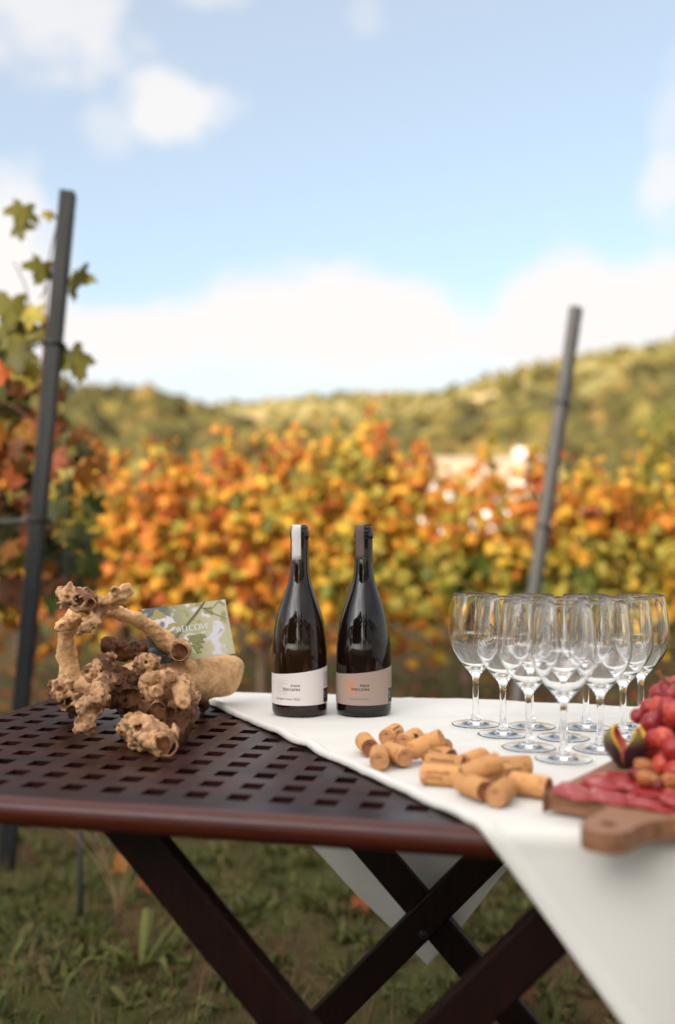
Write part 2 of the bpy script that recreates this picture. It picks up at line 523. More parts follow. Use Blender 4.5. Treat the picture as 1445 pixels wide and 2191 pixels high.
def ground_material():
    m = bpy.data.materials.new('dry_vineyard_soil')
    m.use_nodes = True
    nd, lk = m.node_tree.nodes, m.node_tree.links
    b = nd['Principled BSDF']
    b.inputs['Roughness'].default_value = 0.95
    b.inputs['Specular IOR Level'].default_value = 0.15
    t = N(nd, 'ShaderNodeTexCoord')
    def ns(scale, det=6):
        n = N(nd, 'ShaderNodeTexNoise'); n.inputs['Scale'].default_value = scale; n.inputs['Detail'].default_value = det
        lk.new(t.outputs['Object'], n.inputs['Vector']); return n.outputs['Fac']
    def mixc(f, a_, b_):
        n = N(nd, 'ShaderNodeMix', data_type='RGBA'); lk.new(f, n.inputs['Factor'])
        for i, c in ((6, a_), (7, b_)):
            if isinstance(c, tuple): n.inputs[i].default_value = (*c, 1)
            else: lk.new(c, n.inputs[i])
        return n.outputs[2]
    c = mixc(smooth(nd, lk, ns(14), 0.35, 0.65), (0.050, 0.026, 0.012), (0.085, 0.046, 0.020))
    c = mixc(smooth(nd, lk, ns(1.3), 0.40, 0.58), c, (0.050, 0.052, 0.014))
    c = mixc(smooth(nd, lk, ns(70), 0.58, 0.78), c, (0.17, 0.105, 0.05))
    lk.new(c, b.inputs['Base Color'])
    bp = N(nd, 'ShaderNodeBump'); bp.inputs['Strength'].default_value = 0.8; bp.inputs['Distance'].default_value = 0.03
    lk.new(ns(35, 8), bp.inputs['Height']); lk.new(bp.outputs[0], b.inputs['Normal'])
    return m


def hill_material():
    m = bpy.data.materials.new('dry_hillside')
    m.use_nodes = True
    nd, lk = m.node_tree.nodes, m.node_tree.links
    b = nd['Principled BSDF']
    b.inputs['Roughness'].default_value = 0.95
    b.inputs['Specular IOR Level'].default_value = 0.1
    t = N(nd, 'ShaderNodeTexCoord')
    def ns(scale):
        n = N(nd, 'ShaderNodeTexNoise'); n.inputs['Scale'].default_value = scale; n.inputs['Detail'].default_value = 5
        lk.new(t.outputs['Object'], n.inputs['Vector']); return n.outputs['Fac']
    def mixc(f, a_, b_):
        n = N(nd, 'ShaderNodeMix', data_type='RGBA'); lk.new(f, n.inputs['Factor'])
        for i, c in ((6, a_), (7, b_)):
            if isinstance(c, tuple): n.inputs[i].default_value = (*c, 1)
            else: lk.new(c, n.inputs[i])
        return n.outputs[2]
    c = mixc(smooth(nd, lk, ns(0.03), 0.4, 0.62), (0.25, 0.20, 0.070), (0.15, 0.135, 0.042))
    c = mixc(smooth(nd, lk, ns(0.012), 0.52, 0.66), c, (0.46, 0.33, 0.17))
    lk.new(c, b.inputs['Base Color'])
    return m


M['ground'] = ground_material()
M['hills'] = hill_material()
def xs_near(yv):
    return np.linspace(-1, 1, 90) * (6 + 1.2 * abs(yv))
ys_near = np.concatenate([np.linspace(-60, -4, 14), np.linspace(-3, 9, 110), np.linspace(9.5, 48, 40)])
tag(grid_mesh('ground', xs_near, ys_near, M['ground'], 0.035), kind='structure')
tag(grid_mesh('hills', lambda yv: np.linspace(-1, 1, 150) * (6 + 1.2 * abs(yv)), np.concatenate([np.linspace(48, 420, 70), np.linspace(430, 1500, 70)]), M['hills']), kind='structure')

# scrub and woods on the far slopes: one mass of small crowns
_ico = None
def ico(sub=1):
    import bmesh
    bm = bmesh.new(); bmesh.ops.create_icosphere(bm, subdivisions=sub, radius=1)
    v = np.array([x.co for x in bm.verts]); f = [tuple(q.index for q in x.verts) for x in bm.faces]
    bm.free(); return v, f
IV1, IF1 = ico(1)
IV2, IF2 = ico(2)
IV3, IF3 = ico(3)
M['scrub'] = mat('scrub_foliage', (0.1, 0.12, 0.03), 0.9, 0.1, attr=True, noise=(0.6, (0.82, 0.82, 0.8), 0.4, 0.65, ONE))
mb = MB()
PAL_S = np.array([(0.185, 0.150, 0.040), (0.140, 0.120, 0.036), (0.25, 0.20, 0.055), (0.33, 0.265, 0.075), (0.105, 0.092, 0.032), (0.27, 0.18, 0.055)])
for i in range(5200):
    far = i > 2600
    yv = random.uniform(330, 960) if far else random.uniform(70, 300)
    tv = random.uniform(-0.5, 0.5)
    x_ = tv * yv
    cl = fbm(np.array([x_ * 0.012, yv * 0.012, 3.3]), 3)
    if cl < (-0.12 if not far else -0.05) and random.random() < 0.85:
        continue
    s_ = random.uniform(1.6, 3.4) * (1.25 if far else 1.0)
    c_ = 0.58 * PAL_S[random.choice((0, 1, 1, 2, 4, 4, 5) if not far else (0, 2, 2, 3, 3, 1))] * random.uniform(0.8, 1.25)
    v_ = IV1 * (1 + 0.35 * (np.random.default_rng(i).random((len(IV1), 1)) - 0.5)) * np.array([s_, s_, s_ * random.uniform(0.8, 1.3)])
    mb.add(v_ + np.array([x_, yv, float(terrain(x_, yv)) + s_ * 0.35]), IF1, c_)
tag(mb.build('hillside_scrub', M['scrub']), 'olive and yellow scrub and woods covering the distant hillsides', 'woods', kind='stuff')

# ------------------------------------------------------------------ weeds and grass
def blade(base, yaw, ln, wd, lean, col, seg=4, lobed=False):
    """a bent strip; returns verts, faces"""
    dx, dy = math.cos(yaw), math.sin(yaw)
    vs = []
    for k in range(seg + 1):
        t = k / seg
        out = ln * (math.sin(lean * t) if lean > 0.01 else 0)
        up = ln * t * math.cos(lean * t * 0.9)
        wv = wd * (1 - t) if not lobed else wd * math.sin(math.pi * min(1, 0.12 + 0.88 * t)) * (1 + 0.25 * math.sin(k * 3.1))
        c = np.array((base[0] + dx * out, base[1] + dy * out, base[2] + up))
        p = np.array((-dy, dx, 0)) * wv * 0.5
        vs += [c - p, c + p]
    fs = [(2 * k, 2 * k + 1, 2 * k + 3, 2 * k + 2) for k in range(seg)]
    return vs, fs


gz = lambda x, y: float(terrain(x, y) + 0.035 * fbm(np.array([x * 3, y * 3, 5.5]), 4))
GREEN = 0.78 * np.array([(0.070, 0.085, 0.016), (0.100, 0.115, 0.022), (0.130, 0.135, 0.028), (0.055, 0.066, 0.016), (0.15, 0.125, 0.035), (0.23, 0.155, 0.06)])
wb, gb = MB(), MB()
for i in range(6200):
    yv = random.uniform(1.15, 4.4) if i < 4300 else random.uniform(4.4, 9.0)
    xv = random.uniform(-0.55, 0.62) * yv + random.uniform(-0.3, 0.3)
    k = fbm(np.array([xv * 1.4, yv * 1.4, 9.1]), 3)
    if k < -0.05 and random.random() < 0.75:
        continue
    z0 = gz(xv, yv) - 0.004
    big = random.uniform(0.25, 0.62)
    for q in range(random.randint(6, 12)):
        c = GREEN[random.choice((0, 1, 1, 2, 2, 3, 4))] * random.uniform(0.75, 1.3)
        v_, f_ = blade((xv + random.uniform(-.03, .03), yv + random.uniform(-.03, .03), z0), random.uniform(0, 6.28), random.uniform(0.05, 0.11) * big, random.uniform(0.016, 0.036) * big, random.uniform(0.4, 1.45), c, 5, True)
        wb.add(v_, f_, c)
for i in range(38000):
    yv = random.uniform(1.1, 4.6) if i < 26000 else random.uniform(4.6, 9.5)
    xv = random.uniform(-0.6, 0.65) * yv + random.uniform(-0.3, 0.3)
    k = fbm(np.array([xv * 1.4, yv * 1.4, 9.1]), 3)
    if k < -0.06 and random.random() < 0.6:
        continue
    c = GREEN[random.choice((0, 1, 2, 3, 4, 5, 5))] * random.uniform(0.7, 1.3)
    v_, f_ = blade((xv, yv, gz(xv, yv) - 0.004), random.uniform(0, 6.28), random.uniform(0.04, 0.13), random.uniform(0.002, 0.005), random.uniform(0.1, 1.3), c, 3)
    gb.add(v_, f_, c)
tag(wb.build('weeds', M['weed']), 'leafy green weeds growing on the ground under and behind the table', 'weeds', kind='stuff')
tag(gb.build('grass', M['weed']), 'sparse green and straw coloured grass blades on the bare soil', 'grass', kind='stuff')

# a clump of dry stalks and a rosette of long leaves by the front leg
p0 = np.array((-0.555, 2.53, gz(-0.555, 2.53)))
ds = thing('dry_plant', tuple(p0), 'clump of thin dry straw stalks standing left of the front table leg', 'plant')
mb = MB()
for q in range(13):
    yaw, ln, ln2 = random.uniform(0, 6.28), random.uniform(0.18, 0.40), random.uniform(0.05, 0.8)
    pts_ = [(math.cos(yaw) * ln * math.sin(ln2 * t) * t, math.sin(yaw) * ln * math.sin(ln2 * t) * t, ln * t * math.cos(ln2 * t * 0.8)) for t in (0, .25, .5, .75, 1)]
    mb.add(*tube(pts_, [0.0013, 0.0012, 0.001, 0.0009, 0.0006], 5))
mb.build('stalk_clump', M['straw'], ds)
p0 = np.array((-0.458, 2.31, gz(-0.458, 2.31)))
rw = thing('broadleaf_weed', tuple(p0), 'rosette of long pale green blade leaves beside the front table leg', 'plant')
mb = MB()
for q in range(9):
    c = GREEN[random.choice((1, 2))] * random.uniform(1.0, 1.5)
    v_, f_ = blade((0, 0, 0), random.uniform(0, 6.28), random.uniform(0.10, 0.19), 0.018, random.uniform(0.7, 1.5), c, 7, True)
    mb.add(v_, f_, c)
mb.build('leaf_rosette', M['weed'], rw)
st = thing('metal_stake', (-0.86, 3.05, 0), 'thin grey metal stake stuck upright in the grass left of the table', 'stake')
MB().add(*tube([(0, 0, -0.05), (0.0, 0, 0.2), (-0.012, 0, 0.55)], 0.0075, 8)).build('rod', M['wire'], st)
MB().add(*tube([(0, 0, 0.545), (-0.012, 0, 0.56)], 0.010, 8)).build('cap', M['band'], st)
st.location = (-0.674, 2.61, gz(-0.674, 2.61))

# ------------------------------------------------------------------ vines
def leaf_shape(n, serr=0.07):
    """outline of a five-lobed vine leaf about the petiole, unit size"""
    out = []
    for k in range(n):
        q = -math.pi + 2 * math.pi * (k + 0.5) / n
        r = 0.74 + 0.19 * math.cos(5 * q) * (1 if abs(q) < 2.4 else 0.3) + 0.13 * math.cos(q) - 0.32 * math.exp(-((abs(q) - math.pi) / 0.35) ** 2)
        r *= 1 + serr * (1 if k % 2 else -1)
        out.append((r * math.sin(q), r * math.cos(q)))
    return np.array(out) * 0.62


LEAF_HI, LEAF_LO = leaf_shape(38, 0.085), leaf_shape(20, 0.05)


def leaf(mb_, pos, nrm, up, size, col, hi=False, curl=0.25):
    """pos = petiole end; up = direction of the tip"""
    o = LEAF_HI if hi else LEAF_LO
    n_ = Vector(nrm).normalized(); u_ = Vector(up); u_ = (u_ - n_ * u_.dot(n_)).normalized(); s_ = u_.cross(n_)
    n_, u_, s_ = np.array(n_), np.array(u_), np.array(s_)
    z = -curl * (o[:, 0] ** 2) * 1.6 + curl * 0.5 * np.sin(o[:, 1] * 5 + o[:, 0] * 3) * 0.25 - curl * 0.5 * (o[:, 1] - .2) ** 2
    V_ = np.asarray(pos) + size * (np.outer(o[:, 0], s_) + np.outer(o[:, 1] + 0.28, u_) + np.outer(z, n_))
    ctr = np.asarray(pos) + size * (0.28 * u_ + 0.02 * n_)
    k = len(o)
    V_ = np.vstack([V_, ctr])
    cols = np.tile(np.asarray(col), (k + 1, 1))
    cols[:-1] *= 0.9
    mb_.add(V_, [(i, (i + 1) % k, k) for i in range(k)], cols)


PAL = {
    'orange': (0.62, 0.23, 0.032), 'red': (0.47, 0.115, 0.028), 'yellow': (0.66, 0.42, 0.050), 'olive': (0.36, 0.30, 0.045),
    'green': (0.13, 0.165, 0.030), 'brown': (0.24, 0.095, 0.035), 'gold': (0.66, 0.32, 0.035), 'dark': (0.07, 0.085, 0.025)}


def pick(mix):
    ks = list(mix)
    return np.array(PAL[random.choices(ks, [mix[k] for k in ks])[0]]) * random.uniform(0.75, 1.2)


ORDER = ('brown', 'red', 'orange', 'gold', 'yellow', 'olive', 'green')


def clump(mix, p):
    """leaf colour drawn in clumps: neighbouring leaves of a vine turn together"""
    z = fbm(np.asarray(p, float) * np.array((2.6, 2.6, 2.6)) + 40, 2) / 0.2 * 0.6 + random.gauss(0, 0.75)
    q = 0.5 * (1 + math.erf(z / 1.36))
    tot = sum(mix.get(k, 0) for k in ORDER); acc = 0
    for k in ORDER:
        acc += mix.get(k, 0) / tot
        if q <= acc: break
    return np.array(PAL[k]) * random.uniform(0.75, 1.2)


def grapevine(x, y, label, mix, zlo=0.60, zhi=1.50, half=0.55, n=420, dep=0.28, group='vines in the rows behind the table', peak=0.0, size=(0.05, 0.10)):
    g = gz(x, y)
    v = thing('grapevine', (x, y, g), label, 'grapevine', group)
    tb = MB()
    ln = random.uniform(-0.10, 0.10)
    tp = [(0, 0, -0.05), (ln * 0.4, 0.02, 0.2), (ln, 0, 0.42), (ln * 0.7, 0, zlo + 0.02)]
    sp_ = spline(tp, 12)
    tb.add(*tube(sp_, [0.034 - 0.012 * k / 11 + 0.006 * math.sin(k * 2.1) for k in range(12)], 9))
    tb.build('trunk', M['bark'], v)
    cb, fb = MB(), MB()
    for q in range(int(7 * half / 0.55)):
        bx = random.uniform(-half, half) * 0.9
        h = random.uniform(0.75, 1.0) * (zhi - zlo)
        pts_ = [(ln * 0.7 + (bx - ln) * 0.6 * min(1, t * 3) + bx * 0.4 * t + 0.05 * math.sin(5 * t + q), random.uniform(-dep, dep) * t, zlo + h * t) for t in (0, .2, .4, .6, .8, 1)]
        cb.add(*tube(spline(pts_, 12), [0.006 - 0.004 * k / 11 for k in range(12)], 5))
    for q in range(n):
        lx = random.gauss(0, half * 0.62)
        lx = max(-half * 1.25, min(half * 1.25, lx))
        zt = zhi - 0.05 + 0.16 * random.random() ** 3 + 0.09 * math.sin(lx * 9 + x * 5) + 0.07 * math.sin(lx * 21 + x) + peak * math.exp(-(lx / 0.16) ** 2)
        tz = random.random() ** 0.9
        lz = zlo - 0.05 + (zt - zlo + 0.05) * tz
        ly = random.uniform(-dep, dep) * (1 - 0.5 * tz)
        nr = (random.gauss(0, 0.9), -1 + random.gauss(0, 0.8), random.gauss(0.25, 0.7))
        leaf(fb, (lx, ly, lz), nr, (random.gauss(0, 0.5), random.gauss(0, .2), -1), random.uniform(*size) * (1 - 0.35 * (tz > 0.88)), clump(mix, (x + lx, y + ly, lz)), curl=random.uniform(0.3, 1.1))
    for q in range(random.randint(3, 5) if y < 7 else 0):          # upright and arching shoots above the canopy
        bx = random.uniform(-half, half); hh = random.uniform(0.05, 0.20); lean = random.uniform(-0.12, 0.12); yy = random.uniform(-.1, .1)
        cb.add(*tube([(bx, yy, zhi - 0.1), (bx + lean * .4, yy, zhi + hh * .5), (bx + lean, yy, zhi + hh)], [.004, .003, .002], 5))
        for j in range(9):
            t_ = random.random()
            leaf(fb, (bx + lean * t_ + random.uniform(-.05, .05), yy + random.uniform(-.05, .05), zhi - 0.08 + (hh + .08) * t_), (random.gauss(0, .9), -1 + random.gauss(0, .8), random.gauss(.2, .6)), (random.gauss(0, .6), 0, -1), random.uniform(.04, .08), clump(mix, (x + bx, y, zhi)), curl=.7)
    for q in range(n // 13):                        # hanging leaves below the fruiting wire
        leaf(fb, (random.uniform(-half, half), random.uniform(-dep, dep), zlo - 0.02 - 0.24 * random.random() ** 1.6), (random.gauss(0, .9), -1 + random.gauss(0, .8), random.gauss(.2, .6)), (random.gauss(0, .5), 0, -1), random.uniform(.04, .09), pick(mix) * 0.85, curl=.7)
    cb.build('canes', M['cane'], v)
    fb.build('foliage', M['leaf'], v)
    return v


mixL = dict(orange=4.6, red=4.4, yellow=2, gold=2.8, olive=3.4, brown=1.6, green=0.5)
mixC = dict(orange=3.8, red=1.5, yellow=3.2, gold=3.5, olive=4, brown=0.8, green=0.6)
mixR = dict(orange=1.3, red=0.6, yellow=4.2, gold=2.4, olive=6.0, brown=0.5, green=1.6)
row1 = [(-2.55, 5.75, mixL, 1.33, 0, 'left of the driftwood arch, partly behind the steel post'), (-1.80, 5.65, mixL, 1.32, 0, 'rising directly behind the vine root'), (-1.08, 5.55, mixL, 1.34, 0, 'with gold leaves behind the welcome card'), (-0.42, 5.5, mixC, 1.41, 0, 'behind the neck of the white label bottle'), (0.15, 5.45, mixC, 1.47, 0.22, 'with the tallest pointed shoot, behind the taupe label bottle'), (0.72, 5.45, mixC, 1.32, 0, 'thin in leaf, between the bottles and the leaning post'), (1.35, 5.5, mixR, 1.35, 0, 'directly behind the leaning post'), (2.0, 5.5, mixR, 1.37, 0, 'behind the right half of the glasses'), (2.7, 5.6, mixR, 1.40, 0, 'greenish, at the right edge behind the grapes')]
for (x_, y_, mx_, zh_, pk_, tx_) in row1:
    grapevine(x_, y_, 'autumn grapevine ' + tx_, mx_, 0.60, zh_, 0.55, 860 if x_ != 0.72 else 480, 0.25, peak=pk_)
for k, x_ in enumerate((-3.4, -2.5, -1.6, -0.7, 0.2, 1.1, 2.0, 2.9, 3.8)):
    grapevine(x_ * 1.05, 8.1 + 0.05 * k, ('reddish' if k < 4 else 'yellowing') + ' grapevine of the second row ' + ('behind the root', 'behind the root', 'above the card', 'left of the bottles', 'behind the bottles', 'right of the bottles', 'near the leaning post', 'right of the leaning post', 'at the right edge')[k] + ('', ' further right', '', '', '', '', '', '', '')[k], mixL if k < 3 else (mixC if k < 6 else mixR), 0.6, 1.40, 0.62, 420, 0.3)

# the near vine at the left post: hand-placed leaves
v = thing('grapevine', (-1.12, 3.25, 0), 'near grapevine with large green and red leaves around the left steel post', 'grapevine')
tb = MB(); tb.add(*tube(spline([(-0.12, 0.1, -0.05), (-0.14, 0.1, 0.3), (-0.08, 0.1, 0.62)], 10), 0.03, 9)); tb.build('trunk', M['bark'], v)
cb, fb = MB(), MB()
org = np.array((-1.12, 3.25, 0))
for pl in ([(70, 1180, 3.15), (78, 950, 3.1), (95, 720, 3.05), (105, 560, 3.02), (122, 470, 3.0), (95, 455, 3.0)], [(-20, 1200, 3.3), (10, 950, 3.25), (40, 760, 3.2), (60, 640, 3.15), (30, 560, 3.15)], [(60, 1200, 3.3), (110, 1010, 3.3), (170, 900, 3.25)], [(-10, 850, 3.1), (30, 870, 3.1), (75, 905, 3.1)], [(110, 560, 3.0), (100, 610, 3.0), (85, 640, 3.0)]):
    cb.add(*tube(spline([at(*p) - org for p in pl], 20), [0.0045 - 0.0025 * k / 19 for k in range(20)], 6))
big = [  # px, py (petiole), depth, size, colour, tip direction, tilt
    (52, 430, 3.0, 0.105, 'green', (-0.2, 0, -1), 0.35), (40, 468, 3.0, 0.085, 'dark', (0.25, 0, -1), -0.3), (103, 449, 3.0, 0.045, 'olive', (0.1, 0, -1), 0.5),
    (95, 552, 2.98, 0.105, 'green', (-0.35, 0, -1), 0.7), (160, 570, 3.06, 0.13, 'green', (0.12, 0, -1), -0.9), (150, 738, 3.0, 0.135, 'green', (0.35, 0, -1), 0.5),
    (25, 625, 3.1, 0.15, 'green', (-0.1, 0, -1), 0.3), (72, 650, 3.05, 0.10, 'olive', (-0.2, 0, -1), -0.4), (20, 690, 3.1, 0.14, 'green', (0.3, 0, -1), 0.2), (82, 690, 3.06, 0.085, 'green', (0.2, 0, -1), 0.2),
    (30, 740, 3.05, 0.11, 'dark', (0.3, 0, -1), -0.2), (8, 770, 3.1, 0.10, 'red', (-.2, 0, -1), 0.3), (60, 770, 3.1, 0.11, 'olive', (.1, 0, -1), 0.4)]
for px, py, d_, sz, cn, up, tl in big:
    leaf(fb, at(px, py, d_) - org, (tl, -1, 0.15), up, sz * 0.92, np.array({'green': (0.165, 0.155, 0.026), 'dark': (0.11, 0.105, 0.022)}.get(cn, PAL[cn])) * random.uniform(0.85, 1.1), hi=True, curl=0.5)
for q in range(185):
    px = random.uniform(-90, 205); py = random.uniform(820, 1265)
    if px > 120 and (py < 905 or random.random() < 0.45):
        continue
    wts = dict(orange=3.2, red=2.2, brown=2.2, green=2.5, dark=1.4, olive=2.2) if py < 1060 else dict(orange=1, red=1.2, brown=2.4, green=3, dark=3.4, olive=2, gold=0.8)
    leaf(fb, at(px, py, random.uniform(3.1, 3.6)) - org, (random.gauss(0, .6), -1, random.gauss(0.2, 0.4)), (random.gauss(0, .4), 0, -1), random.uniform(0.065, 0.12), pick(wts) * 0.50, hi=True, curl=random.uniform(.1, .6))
for q in range(26):
    px = random.uniform(-80, 60); py = random.uniform(640, 840)
    leaf(fb, at(px, py, random.uniform(3.1, 3.4)) - org, (random.gauss(0, .6), -1, random.gauss(0.2, 0.4)), (random.gauss(0, .4), 0, -1), random.uniform(0.07, 0.12), pick(dict(olive=2, green=3, red=1.2, brown=1)) * 0.7, hi=True, curl=0.4)
cb.build('canes', M['cane'], v); fb.build('foliage', M['leaf'], v)

# fallen leaves
for k, (x_, y_, cn, tx) in enumerate(((-0.606, 2.89, 'orange', 'orange fallen vine leaf in the weeds left of the front leg'), (-0.536, 2.76, 'red', 'dark red fallen vine leaf touching the front table leg'), (0.396, 2.07, 'brown', 'brown fallen vine leaf under the right side of the table'), (0.06, 2.60, 'red', 'red fallen leaf on bare soil behind the back leg'))):
    fb = MB(); leaf(fb, (0, 0, 0.02), (random.uniform(-.3, .3), -0.5, 1), (random.uniform(-1, 1), 1, 0.2), 0.075, np.array(PAL[cn]) * 0.7, hi=True, curl=0.8)
    o = fb.build('fallen_leaf', M['leaf']); o.location = (x_, y_, gz(x_, y_) + 0.025)
    tag(o, tx, 'leaf', 'fallen vine leaves')

lt = MB()
for q in range(1500):
    yv = 2.0 + 7.5 * random.random() ** 0.7
    xv = random.uniform(-0.6, 0.65) * yv
    if yv < 4.2 and random.random() < 0.88: continue
    leaf(lt, (xv, yv, gz(xv, yv) + random.uniform(0.008, 0.03)), (random.gauss(0, .4), random.gauss(-.2, .4), 1), (random.gauss(0, 1), random.gauss(0, 1), 0), random.uniform(0.04, 0.085), pick(dict(orange=2, brown=4, red=2, gold=1)) * 0.6, curl=random.uniform(0.3, 1.2))
tag(lt.build('leaf_litter', M['leaf']), 'brown and orange fallen leaves littered over the soil below the vine rows', 'leaf litter', kind='stuff')

# ------------------------------------------------------------------ trellis posts and wires
def trellis_post(base, topp, wdt, label, yaw, hole_ts, band_ts, pm='post'):
    b_, t_ = Vector(base), Vector(topp)
    L = (t_ - b_).length
    p = thing('trellis_post', base, label, 'post', 'steel trellis posts')
    p.rotation_euler = ((t_ - b_).to_track_quat('Z', 'Y').to_matrix() @ Matrix.Rotation(yaw, 3, 'Z')).to_euler()
    # rolled channel section, open at the back, with lipped flanges and a pressed groove
    h = wdt / 2; th = 0.0035
    sec = [(-h, 0.042), (-h, 0.006), (-h + 0.004, 0), (-0.010, 0), (-0.006, 0.006), (0.006, 0.006), (0.010, 0), (h - 0.004, 0), (h, 0.006), (h, 0.042), (h - 0.012, 0.046)]
    sec = [(-h + 0.012, 0.046)] + sec
    inn = []
    n_ = len(sec)
    for i in range(n_):
        a_ = Vector(sec[max(0, i - 1)]); c_ = Vector(sec[min(n_ - 1, i + 1)])
        t2 = (c_ - a_).normalized()
        inn.append((sec[i][0] - t2.y * th, sec[i][1] + t2.x * th))
    ring = sec + inn[::-1]
    vs = [(x, y, z) for z in (-0.15, L) for x, y in ring]
    k = len(ring)
    fs = [(i, (i + 1) % k, k + (i + 1) % k, k + i) for i in range(k)]
    fs += [(i, i + 1, k - 2 - i, k - 1 - i) for i in range(n_ - 1)] + [(k + k - 1 - i, k + k - 2 - i, k + i + 1, k + i) for i in range(n_ - 1)]
    MB().add(vs, fs).build('channel', M[pm], p, smooth=False)
    for ht in hole_ts:
        v_, f_ = lathe([(0.0001, 0), (0.0048, 0)], 14)
        v_ = [(q[0] + h * 0.55, -0.0012, q[1] * 1.3 + L * ht) for q in v_]
        MB().add(v_, f_).build('punched_hole', M['ink_white'], p)
    for bt in band_ts:
        z = L * bt
        loop = [(-h - .004, -.004), (h + .004, -.004), (h + .004, .05), (-h - .004, .05)]
        mb_ = MB()
        for i in range(4):
            a_, c_ = loop[i], loop[(i + 1) % 4]
            mb_.add(*tube([(a_[0], a_[1], z + .004 * (i % 2)), (c_[0], c_[1], z + .004 * ((i + 1) % 2))], 0.006, 8))
        mb_.add(*tube([(h, -.005, z), (h + .012, -.02, z - .012)], 0.004, 6))
        mb_.build('tie_band', M['band'], p)
    return p


trellis_post(at(30, 1855, 3.0), at(162, 415, 3.0), 0.058, 'taller dark steel trellis post at left with vine leaves around it', R(8), (0.975, 0.845, 0.76), (0.775, 0.515))
trellis_post(at(1101, 1618, 4.5), at(1242, 657, 4.5), 0.056, 'leaning grey steel trellis post behind the wine glasses', R(-42), (0.965, 0.90, 0.52), (0.785, 0.51), 'post_light')


def wire(pts_, label, r=0.0016, m='wire', n=24):
    p = [np.array(q) for q in pts_]
    o = thing('trellis_wire', tuple(p[0]), label, 'wire', 'trellis wires')
    MB().add(*tube(spline([q - p[0] for q in p], n), r, 6)).build('strand', M[m], o)
    return o


wire([at(1195, 866, 4.5), at(1040, 890, 5.2), at(850, 925, 6.2), at(600, 960, 7.8)], 'upper wire running left from the leaning post', 0.0035)
wire([at(1155, 1132, 4.5), at(1040, 1130, 5.2), at(700, 1130, 7.0)], 'lower wire running left from the leaning post into the leaves', 0.003)
wire([at(92, 735, 3.0), at(50, 752, 3.1), at(-60, 800, 3.4)], 'green tie wire running left from the upper band of the left post', 0.0035)
wire([at(140, 735, 2.98), at(160, 800, 3.0), at(190, 855, 3.05), at(215, 905, 3.1), at(250, 940, 3.2)], 'loose wire curling down right of the left post', 0.0016)
wire([at(141, 740, 3.02), at(141, 1020, 3.02), at(140, 1300, 3.02)], 'thin straight vertical strand just right of the left post', 0.0012)
wire([at(62, 1112, 3.0), at(20, 1115, 3.05), at(-80, 1120, 3.3)], 'dark wire running left from the lower band of the left post', 0.005)

# ------------------------------------------------------------------ far tree, farmhouse
def broad_tree(x, y, hgt, cr, label, cols, n=2600):
    g = float(terrain(x, y))
    t = thing('tree', (x, y, g), label, 'tree')
    tb = MB()
    tb.add(*tube(spline([(0, 0, -0.2), (0.05, 0, hgt * 0.25), (0, 0, hgt * 0.55), (0.05, 0, hgt * 0.85)], 12), [0.11 * (1 - 0.8 * k / 11) for k in range(12)], 9))
    for q in range(9):
        yaw = q * 2.4; h0 = hgt * random.uniform(0.25, 0.6)
        tb.add(*tube([(0, 0, h0), (math.cos(yaw) * cr * .4, math.sin(yaw) * cr * .4, h0 + cr * .4), (math.cos(yaw) * cr * .75, math.sin(yaw) * cr * .75, h0 + cr * .6)], [0.035, 0.02, 0.006], 6))
    tb.build('trunk', M['bark'], t)
    fb = MB()
    cl = [(np.array((random.gauss(0, 0.5) * cr, random.gauss(0, 0.5) * cr, hgt * random.uniform(0.35, 0.98))), random.uniform(0.25, 0.45) * cr, random.choice(cols)) for _ in range(26)]
    for q in range(n):
        c, r_, co = random.choice(cl)
        d = np.random.default_rng(q).normal(size=3); d /= np.linalg.norm(d)
        p = c + d * r_ * random.uniform(0.6, 1.05)
        nr = d + np.array((random.gauss(0, .5), random.gauss(0, .5), random.gauss(0.2, .5)))
        s_ = random.uniform(0.05, 0.10)
        up = Vector((random.gauss(0, 1), random.gauss(0, 1), -0.6)); n_ = Vector(nr).normalized(); up = (up - n_ * up.dot(n_)).normalized(); sd_ = up.cross(n_)
        a_ = np.array(up) * s_; b_ = np.array(sd_) * s_ * 0.45
        fb.add([p - a_, p + b_, p + a_, p - b_], [(0, 1, 2, 3)], np.array(co) * random.uniform(.75, 1.25))
    fb.build('crown', M['leaf'], t)


broad_tree(4.75, 12.5, 2.95, 1.05, 'olive green tree at the right edge beyond the vines', [(0.13, 0.15, 0.03), (0.19, 0.19, 0.04), (0.25, 0.22, 0.04)])


